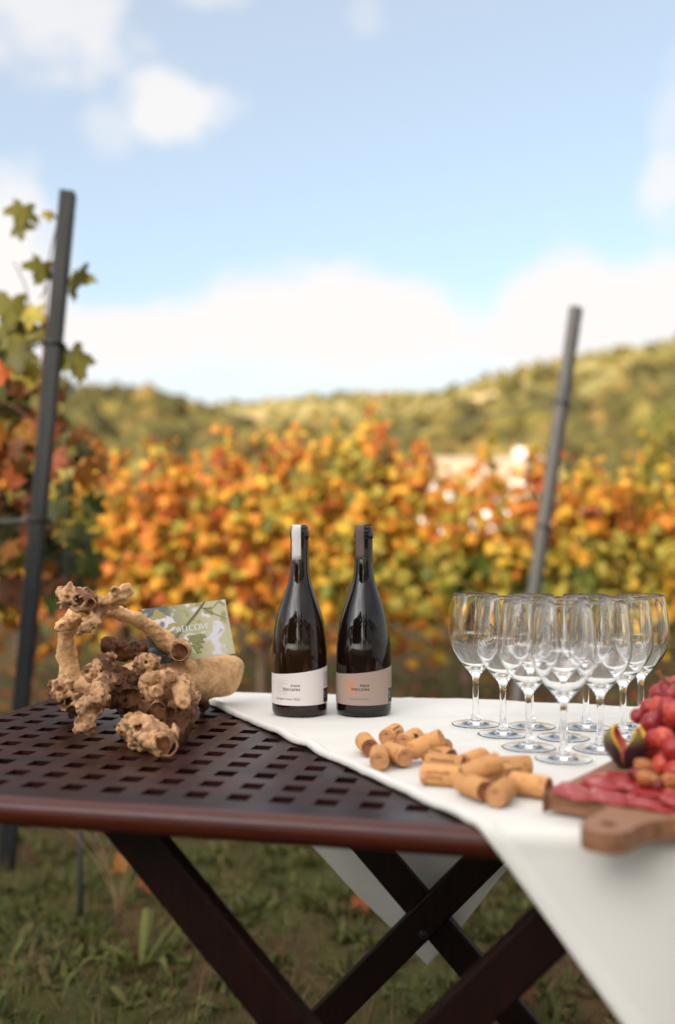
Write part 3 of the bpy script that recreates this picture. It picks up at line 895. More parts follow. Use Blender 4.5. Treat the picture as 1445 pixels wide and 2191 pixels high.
def wood_behind():
    mb_ = MB()
    g = np.random.default_rng(8)
    spots = [(x, -14.6 + g.uniform(-.5, .5), g.uniform(9.95, 10.25), 1.7, 95) for x in np.arange(-19.5, -5.5, 1.55)]  # unseen row, packed and levelled to keep the sun off the table
    spots += [(x + g.uniform(-.5, .5), -15 + g.uniform(-1.5, 1.5), g.uniform(7.6, 10.2), 1.15, 42) for x in list(np.arange(-34, -21, 2.6)) + list(np.arange(-3.6, 24, 2.5))]
    for (x, y, H_, cr_, nb_) in spots:
        v_, f_ = tube([(x, y, -.2), (x + .1, y, H_ * .5), (x, y, H_ * .9)], [.16, .11, .03], 7)
        mb_.add(v_, f_, (0.035, 0.025, 0.018))
        for q in range(nb_):
            t_ = g.uniform(0.2, 0.965)
            rr = cr_ * (1 - max(0, (t_ - .62) / .38) ** 2.4 * .5) * min(1, .35 + t_) * g.uniform(.05, 1) ** .6
            a_ = g.uniform(0, 6.28)
            s_ = g.uniform(.30, .62)
            v_ = IV1 * (1 + .5 * (g.random((len(IV1), 1)) - .5)) * s_ + np.array((x + rr * math.cos(a_), y + rr * math.sin(a_), min(H_ * t_, H_ - s_ * .5)))
            mb_.add(v_, IF1, np.array((0.030, 0.036, 0.014)) * g.uniform(.6, 1.4))
    return tag(mb_.build('wood', M['scrub'], smooth=False), 'tall dark trees behind the viewpoint, seen only as reflections in the bottles', 'woods', kind='stuff')


wood_behind()


def farmhouse(x, y, label):
    g = float(terrain(x, y)) + 0.45
    h = thing('farmhouse', (x, y, g), label, 'house', rz=R(-8))
    L_, W_, H_ = 4.2, 3.4, 3.35
    wallm = MB(); wallm.add(*box(-L_, L_, 0, W_ * 2, -3, H_))
    wallm.add([(-L_, 0, H_), (-L_, W_ * 2, H_), (-L_, W_, H_ + 1.3), (L_, 0, H_), (L_, W_ * 2, H_), (L_, W_, H_ + 1.3)], [(0, 1, 2), (3, 5, 4)])
    wallm.build('wall', M['stucco'], h, smooth=False)
    rm = MB()
    for s_ in (0, 1):
        y0 = -0.45 if s_ == 0 else W_ * 2 + 0.45
        z0 = H_ - 0.15
        a_ = [(-L_ - .4, y0, z0), (L_ + .4, y0, z0), (L_ + .4, W_, H_ + 1.36), (-L_ - .4, W_, H_ + 1.36)]
        rm.add(a_ + [(p[0], p[1], p[2] + 0.14) for p in a_], [(0, 1, 2, 3), (7, 6, 5, 4), (0, 4, 5, 1), (1, 5, 6, 2), (3, 2, 6, 7), (0, 3, 7, 4)])
    rf = rm.build('roof', M['roof'], h, smooth=False)
    MB().add(*box(1.8, 2.5, W_ - .3, W_ + .3, H_ + 1.0, H_ + 2.0)).build('chimney', M['stucco'], rf, smooth=False)
    for wx in (-2.9, -1.0, 1.0, 2.9):
        f_ = MB(); f_.add(*box(wx - .45, wx + .45, -0.05, 0.02, 1.3, 2.6))
        f_ = f_.build('window', M['ink_white'], h, smooth=False)
        MB().add(*box(wx - .38, wx + .38, -0.07, -0.04, 1.37, 2.53)).build('pane', M['window'], f_, smooth=False)


farmhouse(9.3, 62, 'white farmhouse with a tiled roof beyond the vine rows')

# ------------------------------------------------------------------ table
UA = math.atan2(-0.22, 0.9755)
Uv, Vv = np.array((math.cos(UA), math.sin(UA), 0)), np.array((-math.sin(UA), math.cos(UA), 0))
U0, U1, V0, V1 = -0.881, 0.445, 0.975, 1.716
UC, VC = (U0 + U1) / 2, (V0 + V1) / 2
TC = Uv * UC + Vv * VC


def uv(u, v, z=0.0):
    return Uv * u + Vv * v + np.array((0, 0, z))


table = thing('folding_table', tuple(TC), 'dark reddish wooden folding table with lattice top and crossed legs', 'table', rz=UA)
PITCH, HOLE, TH, RIM = 0.0494, 0.0252, 0.020, 0.016
hu = [-0.8396 + PITCH * k for k in range(26)]
hv = [1.0411 + PITCH * k for k in range(13)]
ux = [U0 + RIM] + [q for c in hu for q in (c - HOLE / 2, c + HOLE / 2)] + [U1 - RIM]
vy = [V0 + RIM] + [q for c in hv for q in (c - HOLE / 2, c + HOLE / 2)] + [V1 - RIM]
nx, ny = len(ux), len(vy)
vs = [(x - UC, y - VC, z) for z in (TOP - TH, TOP) for y in vy for x in ux]
idx = lambda i, j, k: k * nx * ny + j * nx + i
solid = lambda i, j: 0 <= i < nx - 1 and 0 <= j < ny - 1 and not (i % 2 == 1 and j % 2 == 1)
fs = []
for j in range(ny - 1):
    for i in range(nx - 1):
        if not solid(i, j):
            continue
        fs.append((idx(i, j, 1), idx(i + 1, j, 1), idx(i + 1, j + 1, 1), idx(i, j + 1, 1)))
        fs.append((idx(i, j, 0), idx(i, j + 1, 0), idx(i + 1, j + 1, 0), idx(i + 1, j, 0)))
        for (di, dj, a_, b_) in ((-1, 0, (i, j + 1), (i, j)), (1, 0, (i + 1, j), (i + 1, j + 1)), (0, -1, (i, j), (i + 1, j)), (0, 1, (i + 1, j + 1), (i, j + 1))):
            if not solid(i + di, j + dj):
                fs.append((idx(*a_, 0), idx(*b_, 0), idx(*b_, 1), idx(*a_, 1)))
MB().add(vs, fs).build('tabletop', M['table'], table, smooth=False)
# rounded edge moulding on the four sides (mitred sweep)
prof_e = [(0.0, TOP - 0.0300), (0.006, TOP - 0.0300)] + [(RIM - 0.012 + 0.012 * math.cos(q), TOP - 0.0145 + 0.0145 * math.sin(q)) for q in np.linspace(-math.pi / 2, math.pi / 2, 11)] + [(0.0, TOP + 0.0004)]
vs, fs = [], []
cr = 0.02
path = []
for (cx, cy_, a0) in ((U1 - RIM, V0 + RIM, -90), (U1 - RIM, V1 - RIM, 0), (U0 + RIM, V1 - RIM, 90), (U0 + RIM, V0 + RIM, 180)):
    for q in np.linspace(a0, a0 + 90, 6):
        path.append((cx - UC, cy_ - VC, math.cos(R(q)), math.sin(R(q))))
for (cx, cy_, dx, dy) in path:
    for (o_, z) in prof_e:
        vs.append((cx + dx * o_, cy_ + dy * o_, z))
k = len(prof_e); n_ = len(path)
for i in range(n_):
    for j in range(k - 1):
        i2 = (i + 1) % n_
        fs.append((i * k + j, i2 * k + j, i2 * k + j + 1, i * k + j + 1))
MB().add(vs, fs).build('edge_moulding', M['table_edge_lit'], table)
ZX, TX, LW, LT = 0.360, 0.300, 0.052, 0.024     # crossing height, half spread, leg width, leg thickness
for vv in (1.062, 1.640):
    for s_ in (1, -1):
        off = 0.0135 * (1 if s_ > 0 else -1)
        x0, z0, x1, z1 = s_ * 0.335, 0.012, -s_ * 0.285, TOP - 0.034
        dx, dz = x1 - x0, z1 - z0
        l_ = math.hypot(dx, dz); tx, tz = dx / l_, dz / l_
        px_, pz_ = -tz, tx
        h = LW / 2
        q = []
        for yy in (-LT / 2, LT / 2):
            for (cx, cz, sg) in ((x0, z0, -1), (x0, z0, 1), (x1, z1, 1), (x1, z1, -1)):
                # ends cut level
                sft = sg * h / abs(tz)
                q.append((cx + sft * (1 if px_ > 0 else -1), vv - VC + off + yy, cz))
        o = MB().add(q, [(0, 3, 2, 1), (4, 5, 6, 7), (0, 1, 5, 4), (1, 2, 6, 5), (2, 3, 7, 6), (3, 0, 4, 7)]).build('leg', M['leg'], table, smooth=False)
        bevel(o, 0.004, 3)
        o.data.transform(Matrix.Translation((-0.22 - UC, 0, 0)))
for (uu, zz) in ((-0.22 + 0.30, 0.055), (-0.22 - 0.30, 0.055)):
    o = MB().add(*box(uu - UC - .014, uu - UC + .014, 1.082 - VC, 1.62 - VC, zz - .014, zz + .014)).build('stretcher', M['leg'], table, smooth=False); bevel(o, .004)
for uu in (-0.22 - 0.285, -0.22 + 0.285):
    o = MB().add(*box(uu - UC - .03, uu - UC + .03, 1.03 - VC, 1.672 - VC, TOP - .0335, TOP - TH - .0005)).build('rail', M['leg'], table, smooth=False); bevel(o, .003)
for vv in (1.062, 1.640):
    v_, f_ = tube([(-0.22 - UC, vv - VC - 0.029, ZX - .005), (-0.22 - UC, vv - VC + 0.029, ZX - .005)], 0.008, 14)
    MB().add(v_, f_).build('pivot_bolt', M['band'], table)

# ------------------------------------------------------------------ tablecloth, laid askew, hanging over front and back
E1, E2 = np.array((0.636, -0.771)), np.array((0.771, 0.636))
C0 = np.array((-0.728, 1.764))
LIFT = 0.0045
RB = 0.016


def over(d):
    """distance past an edge -> (outward, drop) round a rounded edge"""
    d = np.asarray(d, float)
    arc = RB * math.pi / 2
    q = np.clip(d, 0, arc) / RB
    out = RB * np.sin(q)
    drop = RB * (1 - np.cos(q)) + np.maximum(d - arc, 0)
    return out, drop


def cloth_pos(s, t):
    P_ = C0 + np.multiply.outer(s, E1) + np.multiply.outer(t, E2)
    u, v_ = P_[..., 0], P_[..., 1]
    uf, vf = np.minimum(u, U1 - 0.012), np.clip(v_, V0 + 0.012, V1 - 0.012)
    df, db, dr = np.maximum(V0 + 0.012 - v_, 0), np.maximum(v_ - (V1 - 0.012), 0), np.maximum(u - (U1 - 0.012), 0)
    dv = df + db
    r_ = np.hypot(dv, dr)
    out, drop = over(r_)
    with np.errstate(invalid='ignore', divide='ignore'):
        cu, cv_ = np.where(r_ > 0, dr / np.maximum(r_, 1e-9), 0), np.where(r_ > 0, dv / np.maximum(r_, 1e-9), 0)
    out = out + 0.35 * np.maximum(r_ - 0.03, 0) * (2 * cu * cv_)
    # hanging folds
    hang = np.clip((drop - 0.02) / 0.3, 0, 1)
    wav = 0.026 * np.sin(u * 15 + 1.3 + 2.0 * drop) + 0.011 * np.sin(u * 33 - drop * 4) + 0.012 * fbm(np.stack([u * 6, drop * 3, u * 0 + 2], -1), 2)
    out = out + hang * (0.022 + wav) + 0.05 * np.maximum(drop - 0.02, 0) * (df > 0)
    X = uf + cu * out
    Y = vf + np.where(v_ < V0 + 0.012, -1, 1) * cv_ * out
    flat = 1 - np.clip(r_ / 0.03, 0, 1)
    wr = fbm(np.stack([(u * 0.9 + v_ * 0.35) * 7, (v_ * 0.95 - u * 0.3) * 22, u * 0 + 7], -1), 4)
    wr2 = fbm(np.stack([u * 9, v_ * 9, u * 0 + 3], -1), 3)
    Z = TOP + LIFT - drop + flat * (0.0045 * np.maximum(wr, -0.2) + 0.003 * np.maximum(wr2, 0) + 0.0016 * np.exp(-((t - 0.325) / 0.004) ** 2) + 0.0014 * np.exp(-((s - 0.62) / 0.004) ** 2))
    return X, Y, Z, flat


NS, NT = 230, 120
ss = np.concatenate([[0, 0.0015, 0.004, 0.007, 0.010, 0.014], np.linspace(0.02, 1.74, NS)])
tt = np.concatenate([[0, 0.0015, 0.004, 0.007, 0.010, 0.0135, 0.0155], np.linspace(0.02, 0.65, NT)])
SS, TT = np.meshgrid(ss, tt, indexing='ij')
X, Y, Z, flat = cloth_pos(SS, TT)
# rolled double hem
roll = np.where(TT < 0.0145, np.sqrt(np.clip(1 - ((TT - 0.007) / 0.0075) ** 2, 0, 1)), 0)
Z = Z + flat * (roll * 0.0055 - (TT < 0.0012) * 0.004)
Y = Y - (1 - flat) * roll * 0.003
W3 = np.multiply.outer(X, Uv) + np.multiply.outer(Y, Vv) + np.multiply.outer(Z, np.array((0, 0, 1)))
nS, nT = SS.shape
V_ = W3.reshape(-1, 3)
F_ = [(i * nT + j, (i + 1) * nT + j, (i + 1) * nT + j + 1, i * nT + j + 1) for i in range(nS - 1) for j in range(nT - 1)]
cl = MB().add(V_ - TC - np.array((0, 0, TOP)), F_).build('tablecloth', M['cloth'])
cl.location = (TC[0], TC[1], TOP)
sm = cl.modifiers.new('thickness', 'SOLIDIFY'); sm.thickness = 0.0016; sm.offset = -1
tag(cl, 'white cotton tablecloth laid askew over the right of the wooden table', 'tablecloth')
CT = LIFT + 0.0015      # cloth surface above the table top


# ------------------------------------------------------------------ lettering
def text_mesh(txt, width=None, height=None, spacing=1.0, align='LEFT'):
    c = bpy.data.curves.new('letters', 'FONT')
    c.body = txt; c.size = 1.0; c.space_character = spacing; c.fill_mode = 'FRONT'; c.resolution_u = 3; c.offset = 0.012
    o = bpy.data.objects.new('letters', c); COL.objects.link(o)
    bpy.context.view_layer.update()
    me = bpy.data.meshes.new_from_object(o.evaluated_get(bpy.context.evaluated_depsgraph_get()))
    v = np.array([x.co[:2] for x in me.vertices]); f = [tuple(p.vertices) for p in me.polygons]
    bpy.data.objects.remove(o); bpy.data.curves.remove(c); bpy.data.meshes.remove(me)
    v[:, 0] -= v[:, 0].min()
    k = width / v[:, 0].max() if width else 1
    ky = k if height is None else height
    return v * np.array((k, ky)), f


def on_cyl(p2, r):
    """(arc, z) -> point on a cylinder, arc 0 facing -Y"""
    q = p2[:, 0] / r
    return np.stack([r * np.sin(q), -r * np.cos(q), p2[:, 1]], -1)


def cyl_patch(a0, a1, zlo, zhi, r, n=40, nz_=2):
    vs, fs = [], []
    for i in range(n + 1):
        a_ = a0 + (a1 - a0) * i / n
        l, h = (zlo(a_) if callable(zlo) else zlo), (zhi(a_) if callable(zhi) else zhi)
        for j in range(nz_ + 1):
            vs.append((a_, l + (h - l) * j / nz_))
    for i in range(n):
        for j in range(nz_):
            b_ = i * (nz_ + 1) + j
            fs.append((b_, b_ + nz_ + 1, b_ + nz_ + 2, b_ + 1))
    return on_cyl(np.array(vs), r), fs


BR = 0.0437
BOT = [(0.0, 0.010), (0.020, 0.006), (0.034, 0.0015), (0.0385, 0.0), (0.0415, 0.0008), (0.0432, 0.0035), (BR, 0.008), (BR, 0.03), (BR, 0.06), (BR, 0.085), (0.0433, 0.100), (0.0424, 0.114), (0.0408, 0.127), (0.0380, 0.1445), (0.0333, 0.162), (0.0274, 0.180), (0.0213, 0.197), (0.0178, 0.209), (0.0157, 0.222), (0.0148, 0.235), (0.0144, 0.250), (0.0142, 0.2735), (0.0143, 0.2755), (0.0150, 0.2765), (0.0152, 0.279), (0.0152, 0.2855), (0.0148, 0.2872), (0.0142, 0.2878), (0.0142, 0.2905), (0.0136, 0.2935), (0.0120, 0.2948), (0.0095, 0.295)]


def wine_bottle(loc, label, gm, pm, sm_, im, lines_m, big_txt, var, siete_w, right, var_w, logo_a, strip_deg, thick_lines):
    b = thing('wine_bottle', loc, label, 'wine bottle', 'wine bottles on the cloth')
    prf = spline([(r, z) for r, z in BOT[6:21]], 60).tolist()
    full = BOT[:6] + [tuple(p) for p in prf] + BOT[21:] + [(0.0095, 0.262), (0.0, 0.262)]
    MB().add(*lathe(full, 64)).build('glass_body', gm, b)
    MB().add(*lathe([(0.0, 0.2625), (0.0092, 0.2625), (0.0092, 0.2945), (0.0, 0.2945)], 24)).build('cork', M['cork_end'], b)
    rl = BR + 0.0003
    topz = lambda a_: 0.0645 + 0.0105 * max(0, (a_ + 0.045) / 0.1) ** 1.25
    lb = MB().add(*cyl_patch(-0.080, 0.074, 0.0175, topz, rl, 70)).build('label', pm, b)
    rt = rl + 0.00025
    for txt, wd, z in (('siete', siete_w[0], 0.0468), ('bancales', siete_w[1], 0.0407)):
        v_, f_ = text_mesh(txt, wd, None, 1.18)
        v_[:, 0] += right - wd; v_[:, 1] += z
        MB().add(on_cyl(v_, rt), f_).build('lettering', M['ink'], lb, smooth=False)
    v_, f_ = text_mesh(var, var_w, None, 1.08)
    v_[:, 0] += right - var_w; v_[:, 1] += 0.0262
    MB().add(on_cyl(v_, rt), f_).build('lettering', M['ink_grey'], lb, smooth=False)
    mb_ = MB()
    wl_ = 0.00055 if thick_lines else 0.00022
    for k_ in range(8):
        zc = 0.0560 - k_ * 0.0030
        sl = (0.0, -0.0016, 0.0, -0.0018, 0.0, -0.0016, 0.0, -0.0004)[k_]
        v_, f_ = cyl_patch(logo_a[0], logo_a[1], lambda a_: zc + sl * (a_ - logo_a[0]) / (logo_a[1] - logo_a[0]) - wl_, lambda a_: zc + sl * (a_ - logo_a[0]) / (logo_a[1] - logo_a[0]) + wl_, rt - 0.0001, 8, 1)
        mb_.add(v_, f_)
    mb_.build('line_emblem', lines_m, lb, smooth=False)
    mb_ = MB()
    for k_ in range(8):
        z = 0.0655 - k_ * 0.0029
        a_ = 0.0462
        while a_ < 0.070:
            l_ = random.uniform(0.0010, 0.0028)
            v_, f_ = cyl_patch(a_, a_ + l_, z, z + 0.0010, rt, 2, 1); mb_.add(v_, f_)
            a_ += l_ + 0.0006
    mb_.build('fine_print', M['ink_grey'], lb, smooth=False)
    pn = MB().add(*cyl_patch(0.0458, 0.0738, 0.0195, 0.0415, rt, 16)).build('dark_panel', M['ink'], lb)
    mb_ = MB()
    for k_ in range(3):
        v_, f_ = cyl_patch(0.0475, 0.0475 + (0.004, 0.003, 0.0045)[k_], 0.0345 - k_ * 0.0035, 0.0353 - k_ * 0.0035, rt + .0002, 3, 1); mb_.add(v_, f_)
    mb_.build('panel_print', M['ink_white'], lb, smooth=False)
    # paper seal strip folded over the mouth
    rows = [(0.0143 * 1.0, 0.2415), (0.0147, 0.250), (0.0148, 0.262), (0.0150, 0.2735), (0.01565, 0.2775), (0.01570, 0.2850), (0.0154, 0.2885), (0.0145, 0.2930), (0.0125, 0.2958), (0.008, 0.2962), (0.0, 0.2963), (-0.008, 0.2962), (-0.0125, 0.2958), (-0.0145, 0.2930), (-0.0157, 0.2850), (-0.0157, 0.2775), (-0.0150, 0.2735), (-0.0147, 0.250)]
    vs, fs = [], []
    n_ = 8
    for (r_, z) in rows:
        for i in range(n_ + 1):
            wv = (i / n_ - 0.5) * 0.0160
            rr = abs(r_) if abs(r_) > 0.0135 else None
            zz = z + (0.0022 * (0.5 - i / n_) * -1 if z < 0.243 else 0)
            if rr:
                q = wv / rr; vs.append((math.sin(q) * rr, -math.cos(q) * rr * (1 if r_ > 0 else -1), zz))
            else:
                vs.append((wv, -r_, zz))
    k_ = n_ + 1
    for i in range(len(rows) - 1):
        for j in range(n_):
            fs.append((i * k_ + j, i * k_ + j + 1, (i + 1) * k_ + j + 1, (i + 1) * k_ + j))
    o = MB().add(vs, fs).build('seal_strip', sm_, b)
    o.rotation_euler = (0, 0, R(strip_deg))
    s2 = o.modifiers.new('thickness', 'SOLIDIFY'); s2.thickness = 0.0004; s2.offset = 1
    return b


wine_bottle((-0.0600, 1.576, TOP + CT), 'dark wine bottle with the white label and white neck strip', M['bottle_brown'], M['paper_white'], M['strip_white'], M['ink'], M['ink_faint'], '', 'sauvignon blanc 2022', (0.0144, 0.0276), 0.0022, 0.043, (-0.0373, -0.0186), -20, False)
wine_bottle((0.0415, 1.578, TOP + CT), 'dark wine bottle with the taupe label and grey brown neck strip', M['bottle_black'], M['paper_taupe'], M['strip_taupe'], M['ink'], M['ink_orange'], '', 'tempranillo 2021', (0.0146, 0.0278), 0.0074, 0.0325, (-0.0334, -0.0139), -29, True)

# ------------------------------------------------------------------ wine glasses
out_p = spline([(0.0046, 0.030), (0.0044, 0.050), (0.0047, 0.066), (0.0072, 0.0735), (0.0122, 0.0800), (0.0197, 0.0885), (0.0273, 0.0982), (0.0345, 0.1095), (0.0390, 0.1210), (0.0406, 0.1315), (0.0401, 0.1440), (0.0379, 0.1640), (0.0352, 0.1810), (0.0327, 0.1925)], 66)
kb = int(np.argmin(np.abs(out_p[:, 1] - 0.072)))
bowl_out = out_p[kb:]
inn = spline([(0.0316, 0.1925), (0.0342, 0.1810), (0.0369, 0.1640), (0.0391, 0.1440), (0.0396, 0.1315), (0.0380, 0.1213), (0.0334, 0.1102), (0.0261, 0.0995), (0.0185, 0.0905), (0.0105, 0.0850), (0.0040, 0.0828), (0.00001, 0.0824)], 44)
rim = [(0.0325, 0.1931), (0.03215, 0.1933), (0.0318, 0.1931)]
bowl_prof = [tuple(p) for p in bowl_out] + rim + [tuple(p) for p in inn]
stem_prof = [tuple(p) for p in spline([(0.0062, 0.0125), (0.0050, 0.019), (0.0046, 0.030)], 12)] + [tuple(p) for p in out_p[1:kb + 1]]
foot_prof = [(0.00001, 0.0016), (0.010, 0.0013), (0.020, 0.0008), (0.0300, 0.0002), (0.0335, 0.0001), (0.0343, 0.0), (0.0350, 0.0001), (0.0355, 0.0004), (0.0357, 0.0007), (0.0355, 0.0010), (0.0350, 0.0013), (0.0343, 0.0014), (0.0335, 0.0015)] + [tuple(p) for p in spline([(0.0335, 0.0015), (0.026, 0.0020), (0.0180, 0.0028), (0.0110, 0.0046), (0.0080, 0.0075), (0.0062, 0.0125)], 22)[1:]]
glass_pos = [(1205.6, 1624.4, 'front wine glass, nearest the corks, at the tip of the triangle'), (1131, 1599.4, 'wine glass in the second rank, left one, nearer the corks'), (1284, 1603.9, 'wine glass in the second rank, right one, nearest the figs'), (1076, 1571.5, 'wine glass at the left of the third rank'), (1205, 1578.5, 'wine glass in the middle of the triangle, directly behind the front glass'), (1333, 1577, 'wine glass at the right of the third rank, behind the figs'), (1017.8, 1550, 'leftmost wine glass of the back rank, standing clear of the others'), (1135.4, 1554.7, 'second wine glass from the left in the back rank'), (1253.7, 1556.5, 'third wine glass from the left in the back rank'), (1371, 1556, 'rightmost wine glass of the back rank, behind the grapes')]
g0 = None
for (px, py, tx) in glass_pos:
    p = on_table(px, py, CT + 0.001)
    if g0 is None:
        g0 = thing('wine_glass', tuple(p), 'empty ' + tx, 'wine glass', 'empty wine glasses set in a triangle')
        MB().add(*lathe(bowl_prof, 64)).build('bowl', M['glass'], g0)
        MB().add(*lathe(stem_prof, 40)).build('stem', M['glass'], g0)
        MB().add(*lathe(foot_prof, 64)).build('foot', M['glass'], g0)
        g = g0
    else:
        g = copy_tree(g0)
        g.location = tuple(p); g['label'] = 'empty ' + tx
    g.rotation_euler = (0, 0, random.uniform(0, 6))

# ------------------------------------------------------------------ corks
def cork_mesh(L=0.044, r=0.0118):
    pr = [(0.0, -L / 2), (r - 0.0012, -L / 2), (r - 0.0002, -L / 2 + 0.0012), (r, -L / 2 + 0.004), (r, 0.0), (r, L / 2 - 0.004), (r - 0.0002, L / 2 - 0.0012), (r - 0.0012, L / 2), (0.0, L / 2)]
    v_, f_ = lathe(pr, 28)
    v_ = np.array(v_)
    side = [q for k_, q in enumerate(f_) if 28 <= k_ < 28 * 7]
    ends = [q for k_, q in enumerate(f_) if not 28 <= k_ < 28 * 7]
    return v_, side, ends


cv_, cside, cends = cork_mesh()
cork_side_me = MB().add(cv_, cside).mesh('cork_body', M['cork'])
cork_end_me = MB().add(cv_, cends).mesh('cork_ends', M['cork_end'], False)
M['cork_stain'] = mat('dark_stained_cork', (0.27, 0.105, 0.055), 0.85, 0.2, noise=(120, (0.11, 0.03, 0.022), 0.46, 0.66, (1, 2.5, 1)), bump=(180, 0.5, 0.0015, ONE))
cork_dark_me = MB().add(cv_, cends).mesh('stained_cork_ends', M['cork_stain'], False)
mkb = MB()
for row, (a0, n_) in enumerate(((-0.003, 9), (0.003, 6))):
    z = -0.014
    for k_ in range(n_):
        wd = random.uniform(0.0020, 0.0030)
        for (za, zb, aa, ab) in ((z, z + wd, a0 - .0016, a0 - .0010), (z, z + 0.0005, a0 - .0016, a0 + .0018), (z + wd * .55, z + wd * .85, a0 - .0012, a0 + .0016)):
            v_, f_ = cyl_patch(aa, ab, za, zb, 0.01195, 2, 1); mkb.add(v_, f_)
        z += wd + 0.0008
cork_mark_me = mkb.mesh('printed_marks', M['cork_ink'], False)
ovb = MB()
v_, f_ = cyl_patch(-0.0045, 0.0045, lambda a_: -0.004 - 0.006 * math.sqrt(max(0, 1 - (a_ / .0045) ** 2)), lambda a_: -0.004 + 0.006 * math.sqrt(max(0, 1 - (a_ / .0045) ** 2)), 0.01195, 14, 2)
cork_oval_me = ovb.add(v_, f_).mesh('printed_oval', M['cork_ink'], False)

# (end A px, end B px, height of each axis end above cloth, mark, label) - axis runs A -> B, nearer end listed first
def wc(x, y):      # pixel in the enlarged crop the corks were measured in
    return 740 + x / 3.141, 1520 + y / 3.141
corks = [
    ((170, 262), (110, 192), .012, .012, 0, 'short cork at the far left of the pile with a cracked end'),
    ((262, 190), (348, 135), .012, .012, 1, 'cork at the top left lying apart with its grooved end to the camera'),
    ((226, 362), (222, 268), .012, .012, 0, 'stubby cork at the front left pointing straight at the camera'),
    ((412, 322), (275, 262), .012, .012, 0, 'cork in the left heap pointing right with a spotted end'),
    ((345, 240), (515, 152), .012, .013, 2, 'cork with a dark oval stamp at the back of the left heap'),
    ((432, 278), (650, 180), .012, .033, 0, 'cork propped up at a slant across the left heap'),
    ((655, 248), (560, 215), .012, .012, 0, 'dark ended cork under the propped cork of the left heap'),
    ((700, 318), (545, 280), .012, .012, 1, 'faintly printed cork just right of the slanted cork'),
    ((545, 352), (785, 372), .012, .012, 1, 'printed cork lying behind the front printed cork'),
    ((525, 425), (755, 445), .012, .012, 1, 'front cork with two printed lines, broadside to the camera'),
    ((815, 352), (905, 318), .012, .012, 0, 'cork half hidden at the back of the right heap'),
    ((790, 440), (1035, 345), .020, .034, 0, 'plain cork lying on top of the right heap'),
    ((945, 545), (770, 475), .012, .012, 0, 'plain cork in front of the right heap pointing down right'),
    ((1190, 372), (1040, 378), .012, .012, 1, 'cork at the back right of the right heap'),
    ((975, 452), (1195, 408), .012, .012, 1, 'cork in the middle of the right heap, under the top one'),
    ((992, 592), (1100, 505), .012, .012, 0, 'nearest cork with its round end toward the camera'),
    ((1355, 520), (1125, 480), .012, .012, 0, 'cork at the far right of the pile beside the wooden board'),
]
c0 = None
for (A, B, ha, hb, mk, tx) in corks:
    pa, pb = on_table(*wc(*A), CT + ha), on_table(*wc(*B), CT + hb)
    mid = (pa + pb) / 2
    dr = Vector(pb - pa).normalized()
    c = thing('wine_cork', tuple(mid), tx, 'cork', 'used corks scattered on the cloth')
    c.rotation_euler = (dr.to_track_quat('Z', 'Y').to_matrix() @ Matrix.Rotation(0, 3, 'Z')).to_euler()
    c.scale = (1, 1, 1)
    bd = link('cork_body', cork_side_me, c); link('cork_end', cork_dark_me if len(tx) % 3 == 0 else cork_end_me, c)
    # turn prints toward the camera
    bpy.context.view_layer.update()
    loc = c.matrix_world.inverted() @ Vector((0, 0, CAM_Z))
    ang = math.atan2(loc.x, -loc.y)
    bd.rotation_euler = (0, 0, random.uniform(0, 6))
    if mk:
        o = link('printed_marks' if mk == 1 else 'printed_oval', cork_mark_me if mk == 1 else cork_oval_me, bd)
        o.rotation_euler = (0, 0, ang + random.uniform(-.25, .25) - bd.rotation_euler[2])
c = thing('wine_cork', tuple(on_table(1466, 1772, CT + 0.012)), 'lone cork at the right edge of the cloth beside the board handle', 'cork', 'used corks scattered on the cloth')
c.rotation_euler = (R(90), 0, R(20))
link('cork_body', cork_side_me, c); link('cork_end', cork_end_me, c)

# ------------------------------------------------------------------ cutting board and food
BA = np.array((0.608, 0.794)); BS = np.array((0.794, -0.608))      # long axis (away), short axis
BC = np.array((0.205, 1.014)); BW, BL, BT = 0.175, 0.30, 0.019
def rounded(poly, rad, n=10):
    out = []
    k_ = len(poly)
    for i in range(k_):
        p0_, p1_, p2_ = (np.array(poly[(i + q) % k_]) for q in (-1, 0, 1))
        r_ = rad[i]
        d0, d1 = (p0_ - p1_) / np.linalg.norm(p0_ - p1_), (p2_ - p1_) / np.linalg.norm(p2_ - p1_)
        a_, b_ = p1_ + d0 * r_, p1_ + d1 * r_
        for q in np.linspace(0, 1, n):
            out.append((1 - q) ** 2 * a_ + 2 * q * (1 - q) * p1_ + q * q * b_)
    return out
hw = 0.0225
HX = 0.103
_arc = [(HX + hw * math.cos(q), -0.076 + hw * math.sin(q)) for q in np.linspace(math.pi, 2 * math.pi, 20)]
outl = rounded([(0, 0), (0.070, 0), (HX - hw, -0.010), (HX - hw, -0.076)], [.014, .012, .010, .0001])[:-9] + _arc + rounded([(HX + hw, -0.076), (HX + hw, -0.036), (BW - 0.010, 0.0), (BW, 0.0), (BW, BL), (0, BL)], [.0001, .03, .012, .006, .02, .02])[9:]
import bmesh
bm = bmesh.new()
ring_t, ring_b = [], []
for (x, y) in outl:
    ring_t.append(bm.verts.new((x, y, BT))); ring_b.append(bm.verts.new((x, y, 0)))
hole_t, hole_b = [], []
hc = (HX, -0.070)
for q in range(20):
    t_ = 2 * math.pi * q / 20
    hole_t.append(bm.verts.new((hc[0] + .0075 * math.cos(t_), hc[1] + .0075 * math.sin(t_), BT))); hole_b.append(bm.verts.new((hc[0] + .0075 * math.cos(t_), hc[1] + .0075 * math.sin(t_), 0)))
k_ = len(outl)
for i in range(k_):
    bm.faces.new((ring_b[i], ring_b[(i + 1) % k_], ring_t[(i + 1) % k_], ring_t[i]))
for i in range(20):
    bm.faces.new((hole_b[i], hole_t[i], hole_t[(i + 1) % 20], hole_b[(i + 1) % 20]))
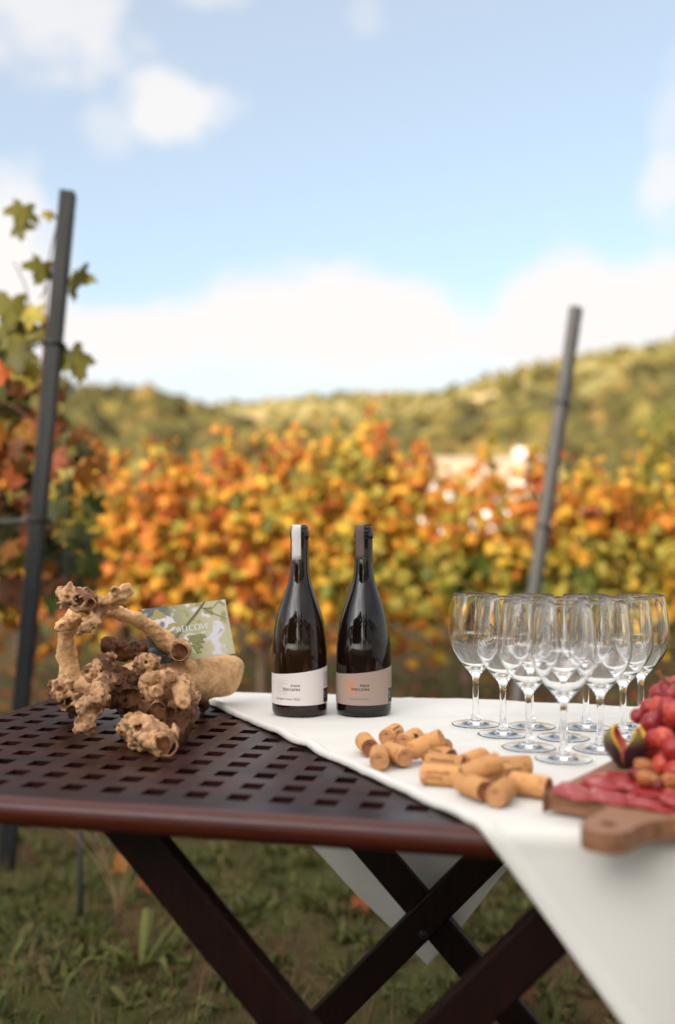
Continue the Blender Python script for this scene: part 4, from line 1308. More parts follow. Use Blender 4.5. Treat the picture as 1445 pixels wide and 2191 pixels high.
for rg, hg in ((ring_t, hole_t), (ring_b, hole_b)):
    ed = [bm.edges.get((rg[i], rg[(i + 1) % k_])) for i in range(k_)] + [bm.edges.get((hg[i], hg[(i + 1) % 20])) for i in range(20)]
    bmesh.ops.triangle_fill(bm, use_beauty=True, use_dissolve=False, edges=ed)
bmesh.ops.recalc_face_normals(bm, faces=bm.faces)
me = bpy.data.meshes.new('cutting_board'); bm.to_mesh(me); bm.free(); me.materials.append(M['wood_board'])
board = link('cutting_board', me)
bevel(board, 0.007, 5, 50)
BZ = TOP + CT + 0.003
board.location = (BC[0], BC[1], BZ)
board.rotation_euler = (0, 0, math.atan2(BS[1], BS[0]))
tag(board, 'wooden serving board with a pierced handle overhanging the table edge', 'serving board')
FZ = BZ + BT


def bd(s, l):
    p = BC + BS * s + BA * l
    return np.array((p[0], p[1], FZ))


# cured meat slices
sl = [(0.050, 0.030, 0.043, 0), (0.085, 0.026, 0.040, 1), (0.125, 0.030, 0.042, 2), (0.060, 0.072, 0.040, 3), (0.100, 0.068, 0.042, 4), (0.140, 0.072, 0.038, 5), (0.155, 0.030, 0.036, 6)]
names = ('lowest left slice, nearest the board corner', 'slice above the handle', 'slice right of the handle', 'slice leaning toward the fig', 'slice in the middle of the fan', 'slice under the grapes', 'slice at the right frame edge')
for (s_, l_, r_, k_) in sl:
    vs, fs = [], []
    nr, na = 6, 30
    g = np.random.default_rng(k_ + 40)
    ph = g.random(4) * 6.28
    for i in range(nr + 1):
        for j in range(na):
            q = 2 * math.pi * j / na
            rr = r_ * i / nr * (1 + 0.05 * math.sin(3 * q + ph[0]) + 0.03 * math.sin(7 * q + ph[1]))
            z = 0.0008 + 0.0011 * k_ + 0.0009 * (i / nr) ** 2 * (0.6 + math.sin(3 * q + ph[2])) + 0.0009 * math.sin(9 * q + ph[3]) * (i / nr) ** 2
            vs.append((rr * math.cos(q), rr * math.sin(q), z))
    for i in range(nr):
        for j in range(na):
            j2 = (j + 1) % na
            fs.append((i * na + j, i * na + j2, (i + 1) * na + j2, (i + 1) * na + j))
    o = MB().add(vs, fs).build('salami_slice', M['salami'])
    o.location = tuple(bd(s_, l_))
    m_ = o.modifiers.new('thickness', 'SOLIDIFY'); m_.thickness = 0.0009; m_.offset = 1
    tag(o, 'red cured meat ' + names[k_], 'cured meat', 'slices of cured meat on the board')

# fig, cut in a cross and opened
FG = on_table(1338, 1642, CT + .003 + BT)
fig = thing('fig', tuple(FG), 'purple fig cut open in four petals beside the grapes', 'fig', rz=R(20))
for k_ in range(4):
    a0 = k_ * math.pi / 2
    n1, n2 = 12, 14
    outv, cols, flv = [], [], []
    for i in range(n1 + 1):
        t_ = i / n1
        wq = math.pi / 4 * (1 - 0.95 * max(0, (t_ - 0.45) / 0.55) ** 1.3) * 0.97
        for j in range(n2 + 1):
            q = a0 + (j / n2 * 2 - 1) * wq
            rad = 0.0225 * math.sin(math.pi * min(1, 0.06 + 0.78 * t_)) ** 0.75
            lean = 0.006 * t_ ** 1.6
            z = 0.046 * t_ ** 0.95
            cx, cy2 = math.cos(a0) * lean, math.sin(a0) * lean
            outv.append((cx + rad * math.cos(q), cy2 + rad * math.sin(q), z))
            flv.append((cx + (rad * 0.80 - 0.001) * math.cos(q), cy2 + (rad * 0.80 - 0.001) * math.sin(q), z * 0.97 + 0.001))
            g_ = max(0, (t_ - 0.55) / 0.45)
            cols.append(np.array((0.045, 0.014, 0.024)) * (1 - g_) + np.array((0.24, 0.20, 0.035)) * g_)
    k2 = n2 + 1
    F2 = [(i * k2 + j, i * k2 + j + 1, (i + 1) * k2 + j + 1, (i + 1) * k2 + j) for i in range(n1) for j in range(n2)]
    pt = MB().add(outv, F2, np.array(cols)).build('skin_petal', M['fig_skin'], fig)
    MB().add(flv, [tuple(reversed(f)) for f in F2]).build('flesh', M['fig_flesh'], pt)
    ring = [i * k2 for i in range(n1 + 1)] + [n1 * k2 + j for j in range(1, n2)] + [i * k2 + n2 for i in range(n1, -1, -1)]
    rv = [outv[i] for i in ring] + [flv[i] for i in ring]
    m_ = len(ring)
    MB().add(rv, [(i, i + 1, m_ + i + 1, m_ + i) for i in range(m_ - 1)]).build('cut_rim', M['fig_rim'], pt)

# grapes
GC = np.array((0.405, 1.150, FZ + 0.046))
gr = thing('grape_bunch', (GC[0], GC[1], FZ), 'bunch of plump red grapes heaped on the wooden board', 'grapes')
off0 = np.array((GC[0], GC[1], FZ))
fixed = [(1364, 1532, 1.165, .0088), (1393, 1548, 1.12, .0118), (1420, 1580, 1.085, .0120), (1410, 1512, 1.16, .0118), (1441, 1527, 1.10, .0118), (1437, 1487, 1.15, .0118), (1400, 1582, 1.10, .0110), (1440, 1605, 1.07, .0120), (1418, 1635, 1.08, .0118), (1445, 1650, 1.06, .012), (1390, 1605, 1.12, .011)]
cents = []
for (px, py, d_, r_) in fixed:
    cents.append((at(px, py, d_), r_))
tries = 0
gr_r = np.random.default_rng(5)
while len(cents) < 74 and tries < 60000:
    tries += 1
    d = gr_r.normal(size=3); d /= np.linalg.norm(d)
    p = GC + np.array((0.012, 0.01, 0.0)) + d * np.array((0.050, 0.062, 0.040)) * (1 if tries < 30000 else gr_r.random() ** .4)
    if p[2] < FZ + 0.011: continue
    X_ = 722 + FPX * p[0] / p[1]
    if X_ < 1385: continue
    if all(np.linalg.norm(p - q[0]) > 0.0185 for q in cents):
        cents.append((p, gr_r.uniform(0.0108, 0.0124)))
grape_me = MB().add(IV3 * np.array((1, 1, 1.10)), IF3).mesh('grape', M['grape'])
for (p, r_) in cents:
    o = link('grape', grape_me, gr)
    o.location = tuple(p - off0); o.scale = (r_, r_, r_)
    o.rotation_euler = tuple(gr_r.uniform(-0.7, 0.7, 3))
sp_ = spline([at(1407, 1437, 1.15) - off0, at(1418, 1452, 1.15) - off0, at(1440, 1466, 1.15) - off0, at(1470, 1480, 1.15) - off0, at(1480, 1530, 1.15) - off0], 20)
MB().add(*tube(sp_, [0.0036] + [0.0023] * 17 + [0.0028, 0.0032], 8)).build('stem', M['stem'], gr)

# nuts and dried fruit
for k_, (px, py, h_, r_, m_, tx) in enumerate(((1384, 1665, 0.014, 0.0135, 'nut', 'orange brown walnut half in front of the grapes'), (1376, 1638, 0.02, 0.013, 'nut', 'pale walnut piece between fig and grapes'), (1358, 1656, 0.012, 0.0095, 'date', 'small dark red dried berry below the fig'), (1432, 1672, 0.012, 0.012, 'nut', 'walnut piece at the right edge in front of the grapes'), (1408, 1680, 0.009, 0.009, 'date', 'dark dried berry between the two walnut pieces'))):
    nm = 'walnut' if m_ == 'nut' else 'dried_berry'
    v_ = IV3 * (1 + 0.22 * fbm(IV3 * 2.2 + k_ * 7, 3)[:, None]) * np.array((1.15, 0.95, 0.72)) * r_ * 0.8
    g_ = np.abs(v_[:, 0]) < r_ * 0.13
    v_[g_, 2] *= 0.82
    o = MB().add(v_, IF3).build(nm, M[m_])
    o.location = tuple(on_table(px, py, CT + .003 + BT + h_)); o.rotation_euler = (0.3 * k_, 0.2, k_)
    tag(o, tx, 'walnut' if m_ == 'nut' else 'dried fruit')

# ------------------------------------------------------------------ the vine root (signed distance field -> surface net)
def root_mesh():
    k = lambda x, y, d, r: (*at(x, y, d), r * d / FPX)
    # chains of px,py,depth,radius px ; tint index ; roughness
    CH = []
    def ch(pts_, tint, rough): CH.append(([k(*p) for p in pts_], tint, rough))
    ch([(150, 1490, 1.56, 30), (152, 1455, 1.56, 24), (143, 1400, 1.55, 19), (141, 1350, 1.53, 18), (158, 1322, 1.50, 19), (190, 1300, 1.46, 20)], 0, 0.25)
    ch([(163, 1322, 1.49, 18), (128, 1342, 1.44, 12)], 0, 0.5)
    ch([(205, 1300, 1.44, 15), (178, 1286, 1.40, 26), (150, 1275, 1.40, 22), (132, 1268, 1.41, 15)], 1, 0.9)
    ch([(138, 1285, 1.39, 9), (122, 1290, 1.38, 6)], 1, 0.6); ch([(134, 1296, 1.39, 6), (128, 1303, 1.38, 5)], 1, .5)
    ch([(150, 1262, 1.40, 10), (160, 1247, 1.40, 5)], 1, .7)
    ch([(208, 1300, 1.44, 16), (238, 1287, 1.42, 15), (262, 1270, 1.40, 18), (268, 1264, 1.40, 14)], 0, 0.5)
    ch([(248, 1276, 1.40, 11), (246, 1262, 1.385, 10)], 1, 0.4)
    ch([(215, 1312, 1.42, 9), (198, 1328, 1.39, 14), (182, 1346, 1.37, 11), (174, 1354, 1.37, 7)], 1, 0.7)
    ch([(210, 1300, 1.44, 16), (250, 1310, 1.46, 14), (290, 1324, 1.49, 14), (325, 1345, 1.52, 16), (355, 1372, 1.54, 19), (382, 1398, 1.55, 25), (400, 1425, 1.57, 32)], 0, 0.35)
    ch([(384, 1395, 1.53, 23), (388, 1390, 1.51, 21)], 1, 0.5)
    ch([(345, 1440, 1.56, 30), (385, 1452, 1.57, 40), (430, 1452, 1.60, 44), (475, 1445, 1.64, 44), (486, 1443, 1.66, 42)], 0, 0.12)
    ch([(420, 1480, 1.58, 22), (437, 1508, 1.60, 14), (432, 1521, 1.60, 8)], 2, 0.5)
    ch([(300, 1440, 1.55, 30), (345, 1440, 1.56, 32)], 0, 0.4)
    ch([(165, 1475, 1.56, 26), (230, 1462, 1.55, 24), (300, 1445, 1.55, 30)], 0, 0.4)
    # dark stubs at the back
    ch([(232, 1378, 1.58, 13), (252, 1392, 1.58, 19), (285, 1393, 1.58, 17), (312, 1388, 1.60, 14)], 2, 0.9)
    ch([(226, 1372, 1.58, 8), (232, 1384, 1.58, 12)], 2, 0.8)
    # left base burl
    ch([(120, 1478, 1.53, 16), (135, 1470, 1.51, 20), (128, 1490, 1.50, 17), (150, 1505, 1.50, 18)], 1, 1.0)
    ch([(135, 1500, 1.50, 14), (150, 1520, 1.52, 14), (172, 1505, 1.55, 20)], 2, 0.9)
    # middle burls
    ch([(225, 1412, 1.47, 20), (208, 1432, 1.45, 19), (196, 1440, 1.44, 12), (235, 1430, 1.46, 22)], 1, 1.0)
    ch([(310, 1425, 1.47, 26), (312, 1420, 1.45, 24)], 1, 0.8)
    ch([(240, 1440, 1.46, 24), (268, 1470, 1.46, 36), (290, 1500, 1.46, 40), (330, 1520, 1.46, 36)], 2, 1.0)
    ch([(225, 1455, 1.44, 20), (210, 1490, 1.40, 24), (190, 1515, 1.37, 20), (172, 1530, 1.36, 13)], 1, 0.9)
    ch([(170, 1505, 1.37, 11), (155, 1508, 1.36, 8)], 1, .6); ch([(182, 1530, 1.36, 14), (168, 1550, 1.35, 9), (162, 1562, 1.35, 5)], 1, .8)
    ch([(190, 1530, 1.36, 13), (196, 1555, 1.35, 8), (194, 1564, 1.35, 5)], 1, .8); ch([(205, 1505, 1.36, 14), (202, 1500, 1.345, 12)], 1, .5)
    # right front burl
    ch([(320, 1462, 1.42, 24), (345, 1468, 1.40, 32), (378, 1470, 1.40, 32), (392, 1490, 1.41, 28)], 1, 0.8)
    ch([(362, 1448, 1.38, 17), (360, 1444, 1.37, 15)], 1, .4); ch([(388, 1478, 1.375, 20), (393, 1500, 1.36, 14), (397, 1510, 1.355, 12)], 1, 0.4)
    ch([(338, 1480, 1.37, 14), (334, 1480, 1.365, 13)], 1, .3); ch([(312, 1450, 1.39, 12), (326, 1452, 1.38, 12)], 1, .4)
    ch([(408, 1500, 1.41, 18), (412, 1530, 1.40, 13)], 1, .7)
    # lower dark mass and the front piece
    ch([(330, 1510, 1.42, 32), (360, 1545, 1.40, 30), (390, 1575, 1.38, 26), (400, 1590, 1.37, 18)], 2, 1.0)
    ch([(405, 1540, 1.40, 22), (402, 1570, 1.38, 20)], 2, 1.0)
    ch([(268, 1538, 1.36, 10), (285, 1545, 1.345, 20), (310, 1560, 1.33, 26), (335, 1580, 1.315, 32), (346, 1592, 1.305, 27), (345, 1608, 1.295, 14)], 1, 0.7)
    ch([(275, 1558, 1.35, 16), (292, 1585, 1.34, 14), (300, 1598, 1.34, 10)], 1, 0.9)
    ch([(372, 1560, 1.345, 14), (375, 1575, 1.335, 12)], 1, .6)
    # hollows: centre, radius px, darkness
    HO = [(170, 1285, 0, 12), (192, 1292, 0, 11), (384, 1394, 0, 17), (296, 1557, 0, 9), (351, 1594, 0, 22), (128, 1476, 0, 7), (150, 1500, 0, 9), (257, 1395, 0, 11), (285, 1490, 0, 16), (338, 1520, 0, 15), (365, 1526, 0, 11), (300, 1385, 0, 8)]
    CUT = [(245, 1264, 0, 8), (362, 1445, 0, 12), (395, 1505, 0, 9), (336, 1480, 0, 9), (312, 1418, 0, 13), (222, 1418, 0, 9), (205, 1502, 0, 9), (132, 1342, 0, 8)]
    lo = np.array((-0.475, 1.225, TOP - 0.004)); hi = np.array((-0.13, 1.735, 0.955))
    hs = 0.0020
    ax = [np.arange(lo[i], hi[i], hs) for i in range(3)]
    sh = tuple(len(a_) for a_ in ax)
    D = np.full(sh, 1.0, np.float32); TI = np.zeros(sh + (2,), np.float32); WS = np.zeros(sh, np.float32); RO = np.zeros(sh, np.float32)
    kk = 0.0055
    g2 = np.random.default_rng(21)
    prims = []
    for (pts_, ti, ro) in CH:
        for i in range(len(pts_) - 1):
            prims.append((np.array(pts_[i]), np.array(pts_[i + 1]), ti, ro))
        if ro > 0.6:      # knobs
            for i in range(len(pts_)):
                for _ in range(5):
                    p = np.array(pts_[i]); d = g2.normal(size=3); d /= np.linalg.norm(d); d[1] = -abs(d[1])
                    c = p.copy(); c[:3] += d * p[3] * 0.85; c[3] = g2.uniform(0.22, 0.42) * p[3]
                    c2 = c.copy(); c2[:3] += d * c[3] * 0.6; c2[3] *= 0.8
                    prims.append((c, c2, ti, ro))
    for (a_, b_, ti, ro) in prims:
        mr_ = max(a_[3], b_[3]) + 0.022
        i0 = [max(0, int((min(a_[q], b_[q]) - mr_ - lo[q]) / hs)) for q in range(3)]
        i1 = [min(sh[q], int((max(a_[q], b_[q]) + mr_ - lo[q]) / hs) + 2) for q in range(3)]
        if any(i1[q] <= i0[q] for q in range(3)): continue
        sl_ = tuple(slice(i0[q], i1[q]) for q in range(3))
        G = np.stack(np.meshgrid(*[ax[q][i0[q]:i1[q]] for q in range(3)], indexing='ij'), -1)
        ab = b_[:3] - a_[:3]; L2 = max(1e-12, ab @ ab)
        t = np.clip(((G - a_[:3]) @ ab) / L2, 0, 1)
        d = np.linalg.norm(G - a_[:3] - t[..., None] * ab, axis=-1) - (a_[3] + (b_[3] - a_[3]) * t)
        o = D[sl_]
        hcl = np.clip(0.5 + 0.5 * (o - d) / kk, 0, 1)
        D[sl_] = o * (1 - hcl) + d * hcl - kk * hcl * (1 - hcl)
        wgt = np.exp(-np.clip(d, 0, None) / 0.003)
        WS[sl_] += wgt; RO[sl_] += wgt * ro
        TI[sl_ + (0,)] += wgt * (ti == 1); TI[sl_ + (1,)] += wgt * (ti == 2)
    WSs = np.maximum(WS, 1e-6)
    RO /= WSs; TI /= WSs[..., None]
    near = np.abs(D) < 0.03
    G = np.stack(np.meshgrid(*ax, indexing='ij'), -1)[near]
    ro = RO[near]
    n1_ = fbm(G * 55, 3); n2_ = 1 - np.abs(fbm(G * 95 + 9, 3)) * 3
    n3_ = np.abs(vnoise(G * np.array((150, 150, 70)))) 
    Dn = D[near] - ro * (0.0085 * n1_ + 0.0042 * n2_ + 0.0022 * n3_ + 0.0026 * vnoise(G * 210)) + 0.0026 * ro - 0.0012 * n1_ * (1 - ro)
    wp = G + 0.018 * np.stack([vnoise(G * 30 + 3), vnoise(G * 30 + 8), vnoise(G * 30 + 13)], -1)
    gr1 = np.abs(vnoise(wp * np.array((190, 190, 45)))); gr2 = np.abs(vnoise(wp * np.array((45, 150, 190)) + 31))
    st_ = np.clip(TI[near].sum(-1), 0, 1)
    D[near] = Dn + (0.0030 * np.clip(0.22 - gr1, 0, 1) / 0.22 * st_ * ro + 0.0012 * np.clip(0.12 - gr2, 0, 1) / 0.12 * (1 - st_))
    pc = at(516, 1440, 1.66)       # sawn end of the thick trunk
    Gx = np.stack(np.meshgrid(*ax, indexing='ij'), -1)
    D = np.where(Gx[..., 0] > pc[0] - 0.06, np.maximum(D, (Gx - pc) @ np.array((0.955, -0.12, -0.27)) + 0.0012 * vnoise(Gx * 160)), D)
    HM = np.zeros(sh, np.float32)
    HO2 = []
    for (x, y, d_, r) in HO + CUT:
        best = None
        for dd_ in np.arange(1.24, 1.72, 0.001):
            c = at(x, y, dd_)
            q = ((c - lo) / hs).astype(int)
            if np.all(q >= 0) and np.all(q < np.array(sh)) and D[tuple(q)] < 0:
                best = dd_; break
        if best: HO2.append((x, y, best, r))
    for (x, y, d_, r) in HO2:      # raised lip of callus round each hollow
        c = at(x, y, d_ - 0.001); r_ = r * d_ / FPX
        q = tuple(slice(max(0, int((c[m_] - r_ * 2 - lo[m_]) / hs)), min(sh[m_], int((c[m_] + r_ * 2 - lo[m_]) / hs))) for m_ in range(3))
        Gs = np.stack(np.meshgrid(*[ax[m_][q[m_]] for m_ in range(3)], indexing='ij'), -1) - c
        rad_ = np.hypot(Gs[..., 0], Gs[..., 2]) * (1 + 0.18 * vnoise((Gs + c) * 90))
        dd = np.hypot(rad_ - r_ * 1.12, Gs[..., 1]) - r_ * 0.15 * (1 + 0.6 * vnoise((Gs + c) * 60))
        o = D[q]; h2 = np.clip(0.5 + 0.5 * (o - dd) / 0.003, 0, 1)
        D[q] = o * (1 - h2) + dd * h2 - 0.003 * h2 * (1 - h2)
    for (x, y, d_, r) in HO2:
        c = at(x, y, d_); r_ = r * d_ / FPX
        q = [slice(max(0, int((c[m_] - r_ - .02 - lo[m_]) / hs)), min(sh[m_], int((c[m_] + r_ + .02 - lo[m_]) / hs))) for m_ in range(3)]
        Gs = np.stack(np.meshgrid(*[ax[m_][q[m_]] for m_ in range(3)], indexing='ij'), -1)
        cut = (x, y) in [(a_[0], a_[1]) for a_ in CUT]
        dd = np.linalg.norm((Gs - c) * np.array((1, 2.6 if cut else (2.3 if r > 14 else 1.5), 1)), axis=-1) * (1 + 0.40 * fbm(Gs * 70, 2)) - r_ * (0.85 if cut else 1)
        o = D[tuple(q)]
        h2 = np.clip(0.5 + 0.5 * (-dd - o) / 0.002, 0, 1)
        D[tuple(q)] = o * (1 - h2) + (-dd) * h2 + 0.002 * h2 * (1 - h2)
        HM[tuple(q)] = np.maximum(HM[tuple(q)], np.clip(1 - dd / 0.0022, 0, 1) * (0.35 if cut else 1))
    D[:, :, :2] = np.maximum(D[:, :, :2], 0.004)   # flat underside stays on the table
    # surface nets
    ins = D < 0
    corner = [(i, j, l) for i in (0, 1) for j in (0, 1) for l in (0, 1)]
    cs = tuple(s - 1 for s in sh)
    sl3 = lambda c: tuple(slice(c[q], c[q] + cs[q]) for q in range(3))
    cnt = sum(ins[sl3(c)].astype(np.int8) for c in corner)
    act = (cnt > 0) & (cnt < 8)
    acc = np.zeros(cs + (3,), np.float32); num = np.zeros(cs, np.float32)
    for a_ in corner:
        for q in range(3):
            if a_[q] == 0:
                b_ = list(a_); b_[q] = 1; b_ = tuple(b_)
                da, db = D[sl3(a_)], D[sl3(b_)]
                cr_ = ((da < 0) != (db < 0)) & act
                t = np.where(cr_, da / np.where(np.abs(da - db) < 1e-9, 1, da - db), 0)
                for m_ in range(3):
                    acc[..., m_] += np.where(cr_, a_[m_] + (t if m_ == q else 0), 0)
                num += cr_
    ids = np.full(cs, -1); ids[act] = np.arange(act.sum())
    ii = np.argwhere(act)
    V_ = lo + (ii + acc[act] / num[act][:, None]) * hs
    F_ = []
    for q in range(3):
        e0 = [slice(1, cs[m_]) if m_ != q else slice(0, cs[m_]) for m_ in range(3)]
        A_ = ins[tuple(slice(s_.start, s_.stop) for s_ in e0)]
        e1 = [slice(1, cs[m_]) if m_ != q else slice(1, cs[m_] + 1) for m_ in range(3)]
        B_ = ins[tuple(e1)]
        u_, w_ = (q + 1) % 3, (q + 2) % 3
        idx_ = np.argwhere(A_ != B_)
        flip = A_[A_ != B_]
        idx_ = idx_ + np.array([1 if m_ != q else 0 for m_ in range(3)])
        def g_(du, dw):
            p = idx_.copy(); p[:, u_] -= du; p[:, w_] -= dw
            return ids[p[:, 0], p[:, 1], p[:, 2]]
        quad = np.stack([g_(0, 0), g_(1, 0), g_(1, 1), g_(0, 1)], -1)
        quad[~flip] = quad[~flip][:, ::-1]
        F_ += quad.tolist()
    F_ = [tuple(f) for f in F_ if min(f) >= 0]
    t1, t2, hm, rr = TI[..., 0][:-1, :-1, :-1][act], TI[..., 1][:-1, :-1, :-1][act], HM[:-1, :-1, :-1][act], RO[:-1, :-1, :-1][act]
    wpv = V_ + 0.018 * np.stack([vnoise(V_ * 30 + 3), vnoise(V_ * 30 + 8), vnoise(V_ * 30 + 13)], -1)
    grv = np.clip(0.25 - np.abs(vnoise(wpv * np.array((190, 190, 45)))), 0, 1) * 4 * np.clip(t1 + t2, 0, 1) * 0.6
    nn = fbm(V_ * 75 + 4, 4) + 0.40 * grv; nb = fbm(V_ * 110, 3)
    pale, burl, bark = np.array((0.80, 0.475, 0.23)), np.array((0.53, 0.305, 0.155)), np.array((0.085, 0.034, 0.013))
    C_ = pale * (1 - t1 - t2)[:, None] + burl * t1[:, None] + bark * t2[:, None]
    fib = np.abs(vnoise(wpv * np.array((38, 130, 210)) + 51))
    C_ = C_ * (1 - 0.22 * np.clip(0.3 - fib, 0, 1)[:, None] / 0.3 * (1 - t1 - t2)[:, None])
    C_ = C_ * (1 + 0.35 * nb * (0.08 + rr))[:, None]
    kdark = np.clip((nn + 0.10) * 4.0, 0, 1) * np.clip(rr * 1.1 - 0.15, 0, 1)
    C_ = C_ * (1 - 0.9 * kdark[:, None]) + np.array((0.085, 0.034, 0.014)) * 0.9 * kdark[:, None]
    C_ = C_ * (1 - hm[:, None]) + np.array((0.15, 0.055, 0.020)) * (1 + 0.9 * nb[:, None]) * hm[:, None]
    return V_, F_, np.clip(C_, 0.01, 0.9)


V_, F_, C_ = root_mesh()
ro_c = np.array((-0.30, 1.45, TOP))
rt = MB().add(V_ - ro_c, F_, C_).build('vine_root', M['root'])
rt.location = tuple(ro_c)
s2 = rt.modifiers.new('smooth', 'SMOOTH'); s2.factor = 0.5; s2.iterations = 1
tag(rt, 'gnarled pale dried vine root with an arched branch, lying on the lattice table', 'vine root')

# ------------------------------------------------------------------ welcome card
cc = [at(288, 1303, 1.535), at(475, 1281, 1.60), at(516, 1399, 1.585), at(330, 1425, 1.52)]
cw, chh = 0.138, 0.089
exv = Vector(cc[1] - cc[0]).normalized(); eyv = Vector(cc[0] - cc[3]); eyv = (eyv - exv * eyv.dot(exv)).normalized(); ezv = exv.cross(eyv)
ctr = (cc[0] + cc[1] + cc[2] + cc[3]) / 4


def card_material():
    m = bpy.data.materials.new('printed_card')
    m.use_nodes = True
    nd, lk = m.node_tree.nodes, m.node_tree.links
    b = nd['Principled BSDF']; b.inputs['Roughness'].default_value = 0.45
    t = N(nd, 'ShaderNodeTexCoord')
    sx = N(nd, 'ShaderNodeSeparateXYZ'); lk.new(t.outputs['Object'], sx.inputs[0])
    n1_ = N(nd, 'ShaderNodeTexNoise'); n1_.inputs['Scale'].default_value = 32; n1_.inputs['Detail'].default_value = 2; lk.new(t.outputs['Object'], n1_.inputs['Vector'])
    def mixc(f, a_, b_):
        n = N(nd, 'ShaderNodeMix', data_type='RGBA'); lk.new(f, n.inputs['Factor'])
        for i, c in ((6, a_), (7, b_)):
            if isinstance(c, tuple): n.inputs[i].default_value = (*c, 1)
            else: lk.new(c, n.inputs[i])
        return n.outputs[2]
    xx = math_node(nd, lk, 'ADD', sx.outputs[0], math_node(nd, lk, 'MULTIPLY', math_node(nd, lk, 'SUBTRACT', n1_.outputs['Fac'], 0.5), 0.05))
    yy = math_node(nd, lk, 'ADD', sx.outputs[1], math_node(nd, lk, 'MULTIPLY', math_node(nd, lk, 'SUBTRACT', n1_.outputs['Fac'], 0.5), 0.06))
    c = mixc(smooth(nd, lk, xx, -0.045, 0.0), (0.13, 0.14, 0.125), (0.40, 0.38, 0.20))
    c = mixc(smooth(nd, lk, xx, 0.0, 0.04), c, (0.52, 0.47, 0.29))
    c = mixc(smooth(nd, lk, n1_.outputs['Fac'], 0.52, 0.60), c, (0.66, 0.62, 0.66))
    c = mixc(math_node(nd, lk, 'MULTIPLY', smooth(nd, lk, yy, 0.0, -0.03), smooth(nd, lk, xx, -0.02, -0.05)), c, (0.018, 0.022, 0.016))
    n2_ = N(nd, 'ShaderNodeTexNoise'); n2_.inputs['Scale'].default_value = 55; n2_.inputs['Detail'].default_value = 1; lk.new(t.outputs['Object'], n2_.inputs['Vector'])
    c = mixc(math_node(nd, lk, 'MULTIPLY', smooth(nd, lk, n2_.outputs['Fac'], 0.54, 0.58), smooth(nd, lk, yy, -0.004, 0.014)), c, (0.34, 0.30, 0.12))
    lk.new(c, b.inputs['Base Color'])
    return m


card = thing('welcome_card', tuple(ctr), 'printed card reading WELCOME propped in the vine root', 'card')
card.rotation_euler = Matrix((exv, eyv, ezv)).transposed().to_euler()
MB().add(*box(-cw / 2, cw / 2, -chh / 2, chh / 2, -0.0005, 0.0)).build('card_sheet', card_material(), card, smooth=False)
M['twig_print'] = mat('printed_twig', (0.15, 0.13, 0.065), 0.45); M['grape_print'] = mat('printed_grapes', (0.27, 0.27, 0.085), 0.45, noise=(300, (0.15, 0.16, 0.05), 0.45, 0.6, ONE))
def strip(pts_, wds, z):
    p = np.array(pts_); vs = []
    for i in range(len(p)):
        d = p[min(i + 1, len(p) - 1)] - p[max(0, i - 1)]; d /= np.linalg.norm(d); n_ = np.array((-d[1], d[0])) * wds[i] / 2
        vs += [(*(p[i] - n_), z), (*(p[i] + n_), z)]
    return vs, [(2 * i, 2 * i + 1, 2 * i + 3, 2 * i + 2)[::-1] for i in range(len(p) - 1)]
sh_ = card.children[0]
mb_ = MB()
mb_.add(*strip([(-0.022, -0.006), (0.0, 0.012), (0.018, 0.028), (0.034, 0.0445)], [.0045, .004, .004, .003], 0.0003))
mb_.add(*strip([(0.027, 0.036), (0.045, 0.024), (0.067, 0.012)], [.0016, .0013, .001], 0.0004)); mb_.add(*strip([(0.03, 0.034), (0.046, 0.033), (0.058, 0.044)], [.0014, .0012, .001], 0.0005))
mb_.add(*strip([(-0.06, -0.03), (-0.045, -0.032), (-0.03, -0.04)], [.001, .001, .001], 0.0003))
mb_.build('printed_twig', M['twig_print'], sh_, smooth=False)
mb_ = MB()
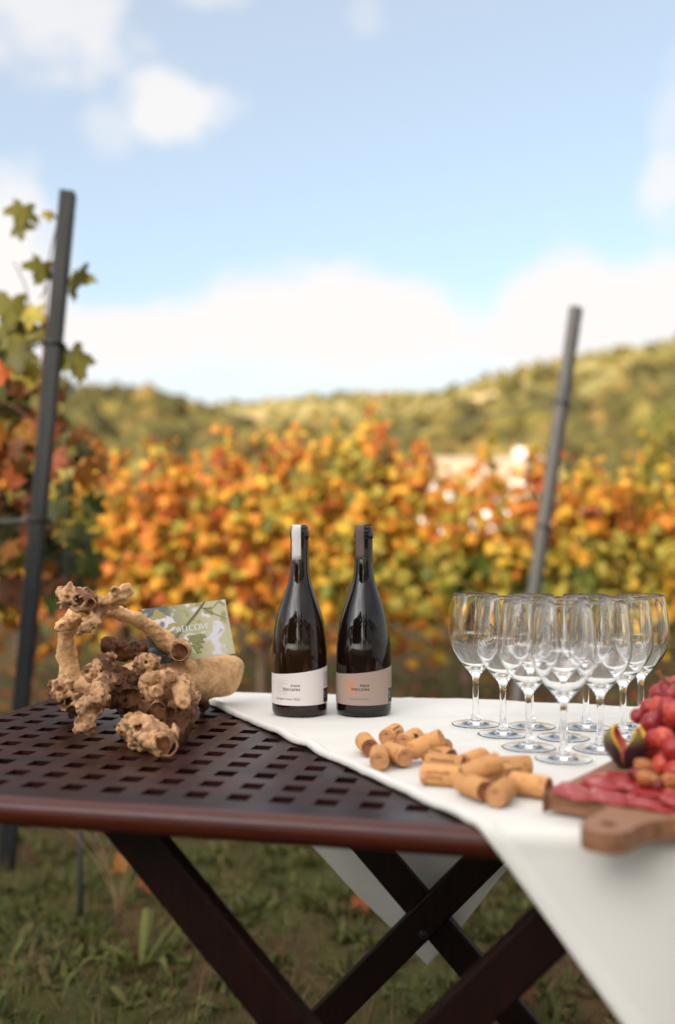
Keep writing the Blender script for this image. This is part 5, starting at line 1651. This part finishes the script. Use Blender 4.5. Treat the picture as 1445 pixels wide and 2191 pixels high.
for (gx, gy) in [(x * .0042 + (y % 2) * .0021, -y * .0038) for y in range(8) for x in range(-3 + y // 3, 4 - y // 2)]:
    q = np.linspace(0, 2 * math.pi, 13)[:-1]
    mb_.add([(0.010 + gx + .0022 * math.cos(a_), -0.008 + gy + .0022 * math.sin(a_), 0.0003 + .00003 * (gy * 100 % 3)) for a_ in q], [tuple(range(12))])
mb_.build('printed_grapes', M['grape_print'], sh_, smooth=False)
# W E L C O M E drawn as contrasted strokes
def poly_letters():
    mb2 = MB(); x = 0.0; H_ = 1.0
    def bar(x0, y0, x1, y1, wd): mb2.add(*strip([(x + x0, y0), (x + x1, y1)], [wd, wd], 0.0006))
    def arc(cx, a0, a1, rx, ry):
        q = np.linspace(R(a0), R(a1), 28)
        mb2.add(*strip([(x + cx + rx * math.cos(t), 0.5 + ry * math.sin(t)) for t in q], [0.06 + 0.11 * abs(math.cos(t)) for t in q], 0.0006))
    for ch_ in 'WELCOME':
        if ch_ == 'W':
            bar(0.0, 1, 0.27, 0, .15); bar(0.27, 0, 0.5, 1, .06); bar(0.5, 1, 0.77, 0, .15); bar(0.77, 0, 1.0, 1, .06); x += 1.12
        elif ch_ == 'E':
            bar(0.08, 0, 0.08, 1, .15); bar(0.08, .97, 0.5, .97, .06); bar(0.08, .5, 0.44, .5, .06); bar(0.08, .03, 0.52, .03, .06); x += 0.70
        elif ch_ == 'L':
            bar(0.08, 0, 0.08, 1, .15); bar(0.08, .03, 0.5, .03, .06); x += 0.62
        elif ch_ == 'C':
            arc(0.48, 45, 315, .46, .5); x += 0.98
        elif ch_ == 'O':
            arc(0.5, 0, 360, .47, .5); x += 1.12
        elif ch_ == 'M':
            bar(0.06, 0, 0.12, 1, .06); bar(0.12, 1, 0.5, 0.05, .15); bar(0.5, 0.05, 0.86, 1, .06); bar(0.86, 1, 0.94, 0, .15); x += 1.12
    return mb2, x
mb2, tw = poly_letters()
kx = 0.056 / tw
for a_ in mb2.v:
    a_[:, 0] = a_[:, 0] * kx - 0.020; a_[:, 1] = a_[:, 1] * kx * 1.05 + 0.001
mb2.build('lettering', M['ink_white'], sh_, smooth=False)
